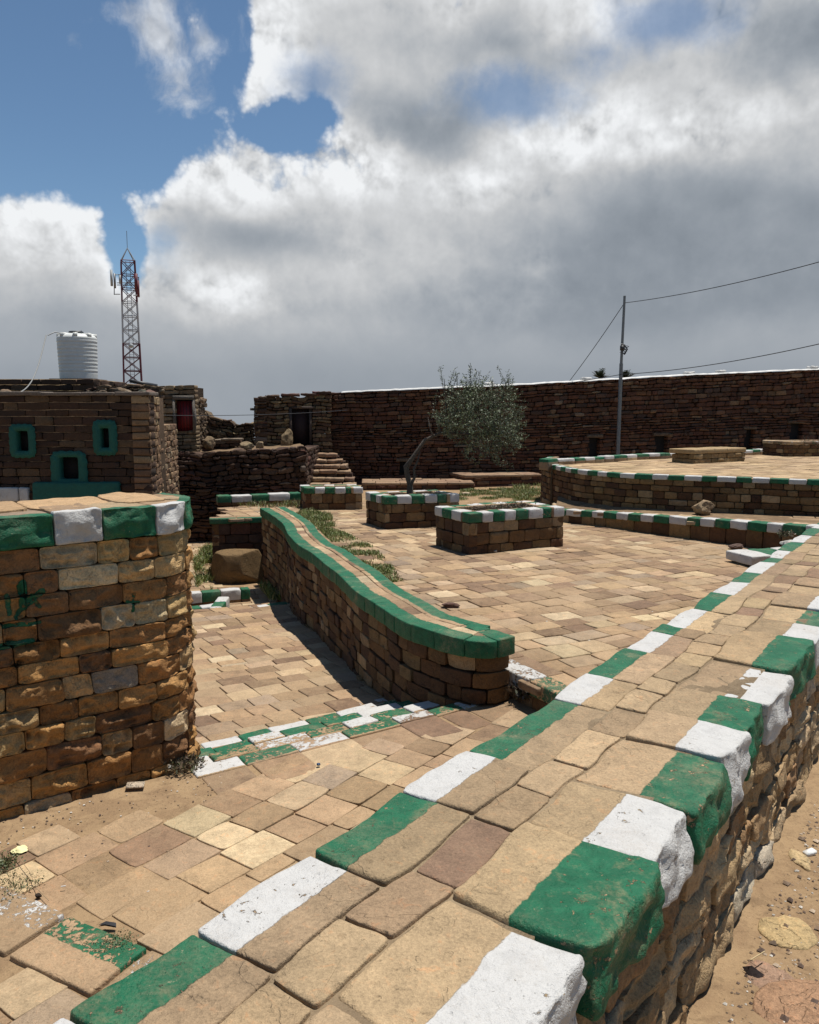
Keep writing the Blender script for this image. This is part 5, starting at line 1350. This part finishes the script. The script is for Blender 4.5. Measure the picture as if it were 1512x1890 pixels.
# ------------------------------------------------------------------ plants
def leaves(mb, P, size, cols, aspect=3.5, up=.0, rs_=NR):
    n = len(P); d = rs_.normal(size=(n, 3)); d[:, 2] += up; d /= np.linalg.norm(d, axis=1)[:, None]
    e = rs_.normal(size=(n, 3)); w = np.cross(d, e); w /= np.linalg.norm(w, axis=1)[:, None]
    L = size*rs_.uniform(.6, 1.3, n)[:, None]; Wd = L/aspect
    a = P; b = P+d*L*.5+w*Wd*.5; c = P+d*L; e_ = P+d*L*.5-w*Wd*.5
    V = np.stack([a, b, c, e_], 1).reshape(-1, 3); F = np.arange(4*n).reshape(n, 4)
    C = np.array(cols)[rs_.randint(0, len(cols), n)]*rs_.uniform(.7, 1.3, n)[:, None]
    mb.add(V, F, col=np.repeat(C, 4, 0))
OLIVE = [(.080, .112, .045), (.055, .078, .032), (.11, .14, .062), (.18, .21, .13), (.036, .052, .022)]
ol = thing('olive_tree', 'leaning olive tree with a dense grey-green crown growing in the planter', 'tree', (*A(757, 905, 12.7)[:2], .3))
Yt = 12.7
tpts = [A(757, 915, Yt), A(757, 895, Yt), A(752, 878, Yt), A(750, 862, Yt), A(762, 845, Yt-.02), A(773, 828, Yt-.04), A(785, 812, Yt), A(800, 805, Yt), A(815, 799, Yt), A(840, 800, Yt), A(870, 802, Yt)]
mb = MB(); mb.tube(tpts, [.062, .046, .042, .048, .036, .028, .030, .024, .026, .020, .015], 10)
mb.tube([A(757, 898, Yt-.03), A(766, 880, Yt-.06), A(764, 866, Yt-.05), A(772, 848, Yt-.03), A(775, 832, Yt)], [.03, .022, .022, .015, .011], 8)
for p_ in (((815, 799), (806, 780), (800, 762)), ((840, 800), (850, 775), (865, 740), (868, 700)), ((820, 799), (826, 770), (822, 730), (820, 700)), ((870, 802), (900, 800), (930, 795)), ((850, 800), (870, 820), (890, 840)), ((800, 805), (795, 795), (790, 770))):
    mb.tube([A(a, b, Yt+rnd.uniform(-.1, .1)) for a, b in p_], [.02, .013, .008, .005][:len(p_)] if len(p_) > 3 else [.02, .012, .006], 6)
mb.build('trunk', M_BARK, ol)
rs2 = np.random.RandomState(5)
def olive_crown():
    mb = MB(); tw_ = MB(); P = []
    cc = A(884, 785, Yt); blobs = [((880, 790), 62, 66, 12), ((850, 775), 42, 50, 8), ((918, 770), 44, 52, 8), ((905, 818), 46, 42, 7), ((868, 738), 44, 34, 6), ((925, 800), 38, 36, 5), ((935, 735), 22, 26, 2.5), ((830, 778), 26, 34, 3)]
    wts = np.array([b[3] for b in blobs], float); wts /= wts.sum()
    k = Yt/FPX
    for i in range(520):
        b = blobs[rs2.choice(len(blobs), p=wts)]; c = A(b[0][0], b[0][1], Yt)
        u = rs2.normal(size=3); u /= np.linalg.norm(u); r = rs2.uniform(.2, 1.12)**.7*(1+.22*math.sin(u[0]*5+i%8)*math.cos(u[2]*4))
        base = c + u*np.array([b[1], 55, b[2]])*k*r*.85
        d = u*.6 + rs2.normal(size=3)*.5 + np.array([.1, 0, .55]); d /= np.linalg.norm(d); L = rs2.uniform(.10, .34)
        tw_.tube([base, base+d*L*.5+[0, 0, .01], base+d*L], [.004, .003, .001], 4, cap=False)
        n = int(L/.007); t = rs2.uniform(0, 1.05, n)[:, None]; P.append(base+d*L*t+rs2.normal(size=(n, 3))*.009)
    for (a, b, n) in (((822, 735), (814, 674), 60), ((825, 730), (840, 680), 60), ((832, 730), (845, 690), 40), ((868, 735), (868, 674), 110), ((870, 735), (880, 684), 80), ((862, 735), (850, 700), 50), ((872, 740), (892, 697), 60),
                      ((930, 735), (933, 706), 40), ((908, 740), (908, 700), 24), ((800, 765), (806, 718), 16), ((940, 790), (970, 768), 60), ((820, 790), (800, 765), 30), ((935, 830), (958, 806), 30), ((905, 700), (908, 712), 8)):
        p, q = A(*a, Yt+rs2.uniform(-.2, .2)), A(*b, Yt+rs2.uniform(-.2, .2)); q[1] = p[1]+rs2.uniform(-.1, .1)
        tw_.tube([p, (p+q)/2+rs2.normal(size=3)*.01, q], [.006, .004, .0015], 5, cap=False)
        t = rs2.uniform(0, 1, n*2)[:, None]; P.append(p+(q-p)*t+rs2.normal(size=(n*2, 3))*(.030-.018*t))
    P = np.concatenate(P); leaves(mb, P, .040, OLIVE, 4.0, .35, rs2)
    return mb, tw_
lm, tw_ = olive_crown(); cr = lm.build('crown', M_LEAF, ol, smooth=False); tw_.build('twigs', M_BARK, cr)
GRASS = [(.125, .165, .030), (.095, .135, .026), (.16, .18, .045), (.24, .21, .085), (.075, .11, .022)]
DRY = [(.11, .075, .04), (.075, .05, .03), (.15, .11, .06), (.05, .04, .022), (.07, .075, .03)]
def blades(mb, P, h, cols, w=.006, lean=.5, rs_=NR):
    n = len(P); d = rs_.normal(size=(n, 3))*lean; d[:, 2] = 1; d /= np.linalg.norm(d, axis=1)[:, None]
    a = rs_.uniform(0, 6.28, n); wv = np.stack([np.cos(a), np.sin(a), 0*a], 1)*w
    H = (h*rs_.uniform(.4, 1.25, n))[:, None]; mid = P+d*H*.55; tip = P+d*H+np.stack([np.cos(a+1)*.3, np.sin(a+1)*.3, -0.15+0*a], 1)*H*.6
    V = np.stack([P-wv, P+wv, mid+wv*.7, mid-wv*.7, tip], 1).reshape(-1, 3); i = np.arange(n)*5
    C = np.array(cols)[rs_.randint(0, len(cols), n)]*rs_.uniform(.7, 1.3, n)[:, None]
    F = np.stack([i, i+1, i+2, i+3], 1); T = np.stack([i+3, i+2, i+4], 1)
    k = mb.n; mb.add(V, F, col=np.repeat(C, 5, 0)); mb.tri.append(T+k)
def patch(name, lbl, pxs, z, n, h, cols, w=.006, kind='stuff', clump=.12, zf=None, lean=.5, cat='grass', spread=None):
    """grass over a region given by picture points at ground height z"""
    poly = [P2(a, b, z) for a, b in pxs]; g = np.array(poly); lo, hi = g.min(0), g.max(0); P = []
    tries = 0
    while len(P) < n and tries < n*30:
        tries += 1
        x, y = rnd.uniform(lo[0], hi[0]), rnd.uniform(lo[1], hi[1])
        if not inpoly(x, y, poly): continue
        if vnoise(np.array([[x*3.1, y*3.1, z]]))[0] < -.15+rnd.uniform(-.3, .3): continue
        P.append((x, y, z))
    P = np.array(P); mb = MB(); blades(mb, P, h, cols, w, lean)
    o = mb.build(name, M_LEAF, smooth=False, org=tuple(P.mean(0))); setp(o, lbl, cat, kind=kind); return o
patch('grass', 'green grass growing along the inner foot of the curved parapet', [(560, 948), (590, 945), (620, 975), (640, 985), (690, 1010), (720, 1040), (745, 1072), (720, 1078), (680, 1060), (640, 1025), (600, 990)], Z_PLAZA, 9500, .042, GRASS, w=.005)
patch('grass', 'taller grass tuft at the top end of the curved parapet', [(545, 950), (565, 942), (610, 950), (622, 975), (600, 985), (575, 970)], Z_PLAZA, 2200, .085, GRASS, w=.005)
patch('grass', 'green lawn strip between the olive planter and the raised platform', [(845, 925), (850, 905), (900, 900), (1000, 905), (1030, 915), (1020, 922), (930, 925)], Z_PLAZA, 9000, .055, GRASS)
patch('grass', 'grass at the left foot of the raised platform', [(940, 893), (1000, 885), (1002, 905), (950, 903)], Z_PLAZA, 1200, .11, GRASS)
patch('grass', 'weeds along the striped kerb at the back of the terrace', [(430, 940), (440, 930), (620, 925), (640, 935), (560, 938)], Z_PLAZA, 1500, .12, DRY+GRASS)
patch('grass', 'grass strip on the lower court beside the round-ended wall', [(358, 1020), (392, 1010), (392, 1090), (362, 1085)], Z_LOW, 2600, .14, GRASS)
patch('grass', 'weeds in the dark corner where the lower path meets the curved parapet', [(480, 1085), (505, 1080), (520, 1108), (498, 1108)], Z_LOW+.1, 500, .16, GRASS)
patch('grass', 'small grass patch near the platform corner by the flat stones', [(1020, 917), (1070, 925), (1060, 935), (1030, 930)], Z_PLAZA+.1, 500, .08, GRASS)
# scrub in the near planter
cr0 = planters[0][0]; g = np.array(cr0); ctr = g.mean(0); mb = MB(); P = []
for i in range(420):
    u, v = rnd.uniform(.2, .8), rnd.uniform(.22, .8); q = (1-u)*(1-v)*g[0]+u*(1-v)*g[1]+u*v*g[2]+(1-u)*v*g[3]
    hgt = .05+.14*max(0, u-.2)*rnd.random(); b = np.array([q[0], q[1], .33]); d = np.array([rnd.uniform(-.5, .5), rnd.uniform(-.5, .5), 1]); d /= np.linalg.norm(d)
    mb.tube([b, b+d*hgt*.5, b+d*hgt+np.array([rnd.uniform(-.03, .03), 0, 0])], [.003, .0025, .0012], 4, cap=False, col=DRY[i % 5])
    for t in rs2.uniform(.2, 1, 9): P.append(b+d*hgt*t+rs2.normal(size=3)*.02)
leaves(mb, np.array(P), .026, DRY+[(.12, .05, .035)], 2.2, .2, rs2)
setp(mb.build('dry_scrub', M_LEAF, smooth=False, org=(ctr[0], ctr[1], .33)), 'dry brown scrub filling the planter nearest the foreground', 'shrub')
# single weeds
def weed(lbl, px, py, z, n, h, cols, rad, w=.004, nl=True):
    c = G(px, py, z); mb = MB(); a = NR.uniform(0, 6.28, n); r = rad*NR.uniform(0, 1, n)**.7
    P = np.stack([c[0]+r*np.cos(a), c[1]+r*np.sin(a), np.full(n, z)], 1); blades(mb, P, h, cols, w, .7)
    if nl: leaves(mb, np.repeat(P, 3, 0)+NR.normal(size=(n*3, 3))*np.array([.02, .02, .012])+[0, 0, h*.4], h*.35, cols, 2.0, .3)
    setp(mb.build('weed', M_LEAF, smooth=False, org=tuple(c)), lbl, 'weed', 'weeds growing from the joints')
weed('dark tangled weed in the corner between steps and foreground wall', 985, 1283, Z_PATH+.04, 170, .13, [(.05, .035, .025), (.035, .04, .02), (.08, .055, .035)], .16)
weed('small green weed beside the low green painted flagstone', 212, 1745, Z_PATH, 130, .025, [(.09, .11, .04), (.07, .09, .03), (.13, .12, .06)], .055, .002)
weed('green weed at the left picture edge above the worn white flagstone', 20, 1640, Z_PATH, 150, .028, [(.09, .10, .035), (.06, .08, .03), (.14, .11, .055)], .11, .002)
weed('tiny weed at the far left edge beyond the yellow rag', 0, 1600, Z_PATH, 120, .04, [(.09, .10, .035), (.06, .08, .03)], .07, .002)
weed('dry weed at the foot of the rounded wall end', 338, 1418, Z_PATH, 150, .07, DRY, .10, .002)
weed('sprig of dry grass at the far kerb end by the foreground wall', 1450, 990, .2, 60, .09, DRY, .08, .003)
# bare twigs in the right planter
mb = MB(); c = A(1500, 816, 17.6)
for i in range(12):
    p = c+np.array([rnd.uniform(-.2, .2), rnd.uniform(-.1, .1), -.05]); d = np.array([rnd.uniform(-.4, .4), 0, 1]); mb.tube([p, p+d*.1, p+d*.2+np.array([rnd.uniform(-.05, .05), 0, 0])], [.005, .004, .002], 4, cap=False)
setp(mb.build('bare_twigs', M_BARK, org=tuple(c)), 'bare twigs sticking up from the planter on the raised platform', 'twigs')
# two tree tops beyond the wall
for (px, py, w, lb) in ((1107, 700, 20, 'dark palm-like treetop just left of the pole beyond the tall wall'), (1156, 700, 16, 'dark palm-like treetop just right of the pole beyond the tall wall')):
    Yp = 40.; c = A(px, py-2, Yp); t = thing('distant_tree', lb, 'tree', (c[0], Yp, -1.2), 'treetops beyond the wall')
    mb = MB(); mb.tube([(c[0], Yp, -1.2), (c[0], Yp, c[2])], [.14, .1], 8); mb.build('trunk', M_BARK, t)
    mb = MB()
    for i in range(34):
        a = rnd.uniform(0, 6.28); e = rnd.uniform(-.3, 1.2); L = w/FPX*Yp*rnd.uniform(.6, 1.05)
        d = np.array([math.cos(a)*math.cos(e), math.sin(a)*math.cos(e), math.sin(e)]); s_ = np.cross(d, [0, 0, 1]); s_ /= np.linalg.norm(s_)
        q0 = np.array([c[0], Yp, c[2]]); q1 = q0+d*L*.6; q2 = q0+d*L+np.array([0, 0, -.1*L]); ww = .035
        mb.add([q0-s_*ww, q0+s_*ww, q1+s_*ww*1.4, q1-s_*ww*1.4], [(0, 1, 2, 3)], col=(.02, .035, .018)); mb.add([q1-s_*ww*1.4, q1+s_*ww*1.4, q2], [(0, 1, 2)], col=(.02, .035, .018))
        for u_ in np.linspace(.3, .9, 5):
            for sg_ in (-1, 1): b_ = q0+d*L*u_; mb.add([b_, b_+d*.06, b_+s_*sg_*.14+d*.1], [(0, 1, 2)], col=(.02, .035, .018))
    mb.build('crown', M_LEAF, t, smooth=False)

# ------------------------------------------------------------------ loose stones and litter
lump('boulder', 'large buff boulder resting on the kerb ledge in front of the platform', 'boulder', (*P2(1296, 948, .21), .2), (.19, .14, .12), (.24, .17, .10), M_ROCKF, 41, sub=5)
lump('loose_stone', 'dark brown flat stone beside the foot of the platform, near the grass', 'stone', (*P2(1084, 919, .12), .11), (.19, .14, .075), (.13, .075, .05), M_ROCKF, 42)
lump('loose_stone', 'small pale chip lying on the ledge right of the large boulder', 'stone', (*P2(1376, 946, .21), .21), (.06, .05, .03), (.30, .24, .17), M_ROCKF, 43, sub=3)
lump('loose_stone', 'dark stone on the plaza below the kerb, near the foreground wall', 'stone', (*P2(1357, 1013, Z_PLAZA), Z_PLAZA), (.10, .08, .045), (.11, .07, .055), M_ROCKF, 44)
lump('loose_stone', 'flat reddish-brown stone lying on the plaza just right of the curved parapet', 'stone', (*P2(832, 1122, Z_PLAZA), Z_PLAZA), (.085, .06, .028), (.10, .055, .04), M_ROCKF, 45)
lump('loose_stone', 'small white lump beside the near planter base', 'stone', (*P2(914, 1020, Z_PLAZA), Z_PLAZA), (.03, .03, .025), (.4, .36, .3), M_ROCKF, 46, sub=3)
lump('loose_stone', 'pale stone lying behind the olive planter on the grass', 'stone', (*P2(862, 913, Z_PLAZA), Z_PLAZA), (.11, .08, .03), (.33, .26, .18), M_ROCKF, 47, sub=4)
lump('loose_stone', 'dark round pebble on the path above the worn white flagstone', 'stone', (*P2(71, 1657, Z_PATH), Z_PATH), (.013, .012, .011), (.03, .02, .015), M_ROCKF, 48, sub=3)
lump('loose_stone', 'white rounded stone at the end of the striped kerb', 'stone', (*P2(1455, 1003, .1), .05), (.09, .07, .06), (.5, .48, .44), M_ROCKF, 49, sub=4)
# yellow rag / crumpled cup
def crumple(lbl, name, cat, px, py, z, r, hgt, col, seed, mat=None):
    c = G(px, py, z); n, m = 14, 22; rs_ = np.random.RandomState(seed); mb = MB(); u = np.linspace(0, 1, n)[:, None]; a = np.linspace(0, 2*math.pi, m)[None, :]
    rr_ = r*u*(1+.12*np.sin(a*3+seed)*u+.06*np.sin(a*7+seed)*u); X = rr_*np.cos(a); Y = rr_*np.sin(a); Zz = hgt*(1-u**2)+.0*a
    Zz = Zz + hgt*.5*fbm(np.stack([X/r*2.2, Y/r*2.2, 0*X+seed], -1), 3)*(1-u*.3)
    V = np.stack([c[0]+X, c[1]+Y, z+.004+np.abs(Zz)], -1); cc = np.broadcast_to(np.array(col), V.shape).reshape(-1, 3).copy()
    mb.grid(V, flip=False, col=cc); setp(mb.build(name, mat or M_COLR, org=tuple(c)), lbl, cat)
crumple('crumpled pale yellow rag lying in the sand near the left edge', 'rag', 'rag', 37, 1570, Z_PATH, .034, .012, (.62, .58, .30), 3)
# black plastic scrap
c = G(196, 1709, Z_PATH+.01); mb = MB(); 
V = [(-.03, 0, .004), (-.005, .014, .010), (.034, .010, .006), (.040, -.006, .002), (.0, -.010, .013), (-.02, -.006, .008)]
mb.add([c+np.array(v) for v in V], [(0, 5, 4, 1), (1, 4, 3, 2)]); mb.add([c+np.array(v)-np.array([0, 0, .006]) for v in V], [(0, 5, 4, 1), (1, 4, 3, 2)]); setp(mb.build('plastic_scrap', M_BLK, org=tuple(c)), 'black pointed plastic scrap lying on the path flagstones', 'scrap')
c = G(588, 1412, Z_PATH+.014); mb = MB(); mb.lathe([(0, .008), (.010, .008), (.011, 0), (.009, 0)], c, 16); setp(mb.build('bottle_cap', mat_plain('blue_cap', (.01, .035, .09), .4), org=tuple(c)), 'tiny dark blue bottle cap on the path near the steps', 'bottle cap')
c = G(117, 1636, Z_PATH+.012); mb = MB(); mb.tube([c+np.array([-.009, -.002, 0]), c+np.array([.009, .002, .001])], .0022, 8, col=(.6, .58, .55)); setp(mb.build('cigarette_butt', M_COLR, org=tuple(c)), 'white cigarette butt lying on a grey flagstone', 'cigarette butt')
mb = MB(); pts = [G(a, b, Z_PATH+.012+h) for a, b, h in ((25, 1572, .004), (42, 1592, .012), (55, 1610, .010), (68, 1640, .006), (90, 1662, .002))]; mb.tube(pts, .0013, 6, col=(.26, .19, .11)); setp(mb.build('straw_stalk', M_COLR, org=tuple(pts[0])), 'long bent straw stalk lying across the sandy path edge', 'stalk')
c = G(250, 1451, Z_PATH+.005); mb = MB(); mb.obox(c+np.array([0, 0, .006]), (.045, .005, 0), (-.006, .03, 0), (0, 0, .004), col=(.42, .34, .25)); setp(mb.build('stone_flake', M_ROCKF, org=tuple(c)), 'pale flat stone flake lying at the foot of the round-ended wall', 'stone flake')
# outside ground on the right
c = G(1495, 1570, .01); c[2] = float(bank_z(c[0], c[1])); mb = MB(); mb.obox(c+np.array([0, 0, .008]), (.020, .006, .004), (-.004, .012, 0), (0, 0, .006), col=(.62, .62, .6)); setp(mb.build('white_chip', M_COLR, org=tuple(c)), 'white square chip lying on the sandy ground at the right edge', 'chip')
c = G(1388, 1783, .01); c[2] = float(bank_z(c[0], c[1])); mb = MB()
V = [(-.02, .02, .012), (.0, .0, .030), (.035, -.012, .008), (.01, -.02, .002), (-.015, .0, .004)]
mb.add([c+np.array(v) for v in V], [(0, 1, 4), (1, 2, 3), (1, 3, 4)], col=(.025, .015, .012)); setp(mb.build('leather_scrap', M_COLR, org=tuple(c)), 'dark folded leather scrap at the outer foot of the foreground wall', 'scrap')
c0_, c1_ = G(1385, 1772, .025), G(1412, 1756, .02); mb = MB(); mb.tube([c0_, c1_], .002, 6, col=(.4, .3, .16)); setp(mb.build('straw', M_COLR, org=tuple(c0_)), 'short pale straw beside the dark leather scrap', 'straw')
def flatstone(lbl, px, py, rx, ry, col, seed, z=.0):
    c = G(px, py, z); c[2] = float(bank_z(c[0], c[1])); z = c[2]+.012; mb = MB(); n = 26; a = np.linspace(0, 2*math.pi, n+1)[:-1]; rs_ = np.random.RandomState(seed)
    ctl = rs_.uniform(-1, 1, 8); rr_ = 1+.22*np.interp(a, np.linspace(0, 2*math.pi, 9), np.append(ctl, ctl[0]))+.04*rs_.uniform(-1, 1, n); ring = []
    for f, zz in ((1.0, -.03), (1.0, .004), (.94, .014), (.5, .017), (0.001, .018)):
        ring.append(np.stack([c[0]+rx*f*rr_*np.cos(a), c[1]+ry*f*rr_*np.sin(a), np.full(n, z+zz*.45-.013)+.002*rs_.uniform(-1, 1, n)*(f > .3)], 1))
    ring = np.array([np.vstack([r_, r_[:1]]) for r_ in ring]); mb.grid(ring, flip=False, col=col); setp(mb.build('flat_stone', M_ROCKF, org=tuple(c)), lbl, 'stone')
flatstone('pale yellow flat stone half sunk in the sandy ground outside the wall', 1452, 1705, .095, .10, (.36, .26, .13), 1, .012)
flatstone('pinkish flat stone half sunk near the dark leather scrap', 1425, 1790, .075, .085, (.26, .165, .11), 2, .012)
flatstone('large reddish flat stone at the bottom right corner', 1500, 1850, .14, .13, (.28, .165, .095), 3, .012)
flatstone('small light flat stone by the white chip at the right edge', 1478, 1580, .03, .06, (.38, .28, .15), 4, .012)
# gravel: loose grit, uncountable
def grit(name, lbl, region, n, z, sz, cols, seed):
    rs_ = np.random.RandomState(seed); mb = MB(); oc = np.array([(1, 0, 0), (-1, 0, 0), (0, 1, 0), (0, -1, 0), (0, 0, 1), (0, 0, -1)], float)
    F = np.array([(0, 2, 4), (2, 1, 4), (1, 3, 4), (3, 0, 4), (2, 0, 5), (1, 2, 5), (3, 1, 5), (0, 3, 5)])
    k = 0
    while k < n:
        px, py = region(rs_)
        c = G(px, py, z); s = sz*rs_.uniform(.3, 1)**2.2
        if z == 0: c[2] = float(bank_z(c[0], c[1]))
        V = oc*s*rs_.uniform(.6, 1.2, (6, 3)) * np.array([1, 1, .6]); V += c + np.array([0, 0, s*.25]) 
        mb.add(V, F, col=np.array(cols[rs_.randint(len(cols))])*rs_.uniform(.8, 1.2)); k += 1
    o = mb.build(name, M_COLR, smooth=False); setp(o, lbl, 'gravel', kind='stuff')
GC = [(.25, .17, .10), (.12, .08, .05), (.35, .27, .19), (.08, .05, .035), (.18, .12, .075), (.45, .42, .37)]
def reg_r(rs_):
    py = rs_.uniform(1300, 1890); x0 = 1367+(1764-py)/2.13; return rs_.uniform(x0+4, max(x0+60, 1560)), py
grit('gravel', 'scattered grit and pebbles on the sandy ground outside the foreground wall', reg_r, 1300, .0, .0085, GC, 1)
grit('gravel', 'larger flat pebbles and clods on the sandy ground outside the foreground wall', reg_r, 130, .0, .020, GC[:5], 9)
def reg_l(rs_):
    px = rs_.uniform(-40, 420); b = 1512-px*.25; return px, b + abs(rs_.normal())*70 + 6
grit('gravel', 'fine debris scattered in the sand at the foot of the round-ended wall', reg_l, 420, Z_PATH-.008, .0085, GC, 2)
def reg_p(rs_): return rs_.uniform(760, 1400), rs_.uniform(960, 1190)
grit('gravel', 'bits of debris scattered over the plaza paving', reg_p, 110, Z_PLAZA+.0, .013, GC, 3)
print('verts', sum(len(o.data.vertices) for o in bpy.data.objects if o.type == 'MESH'))
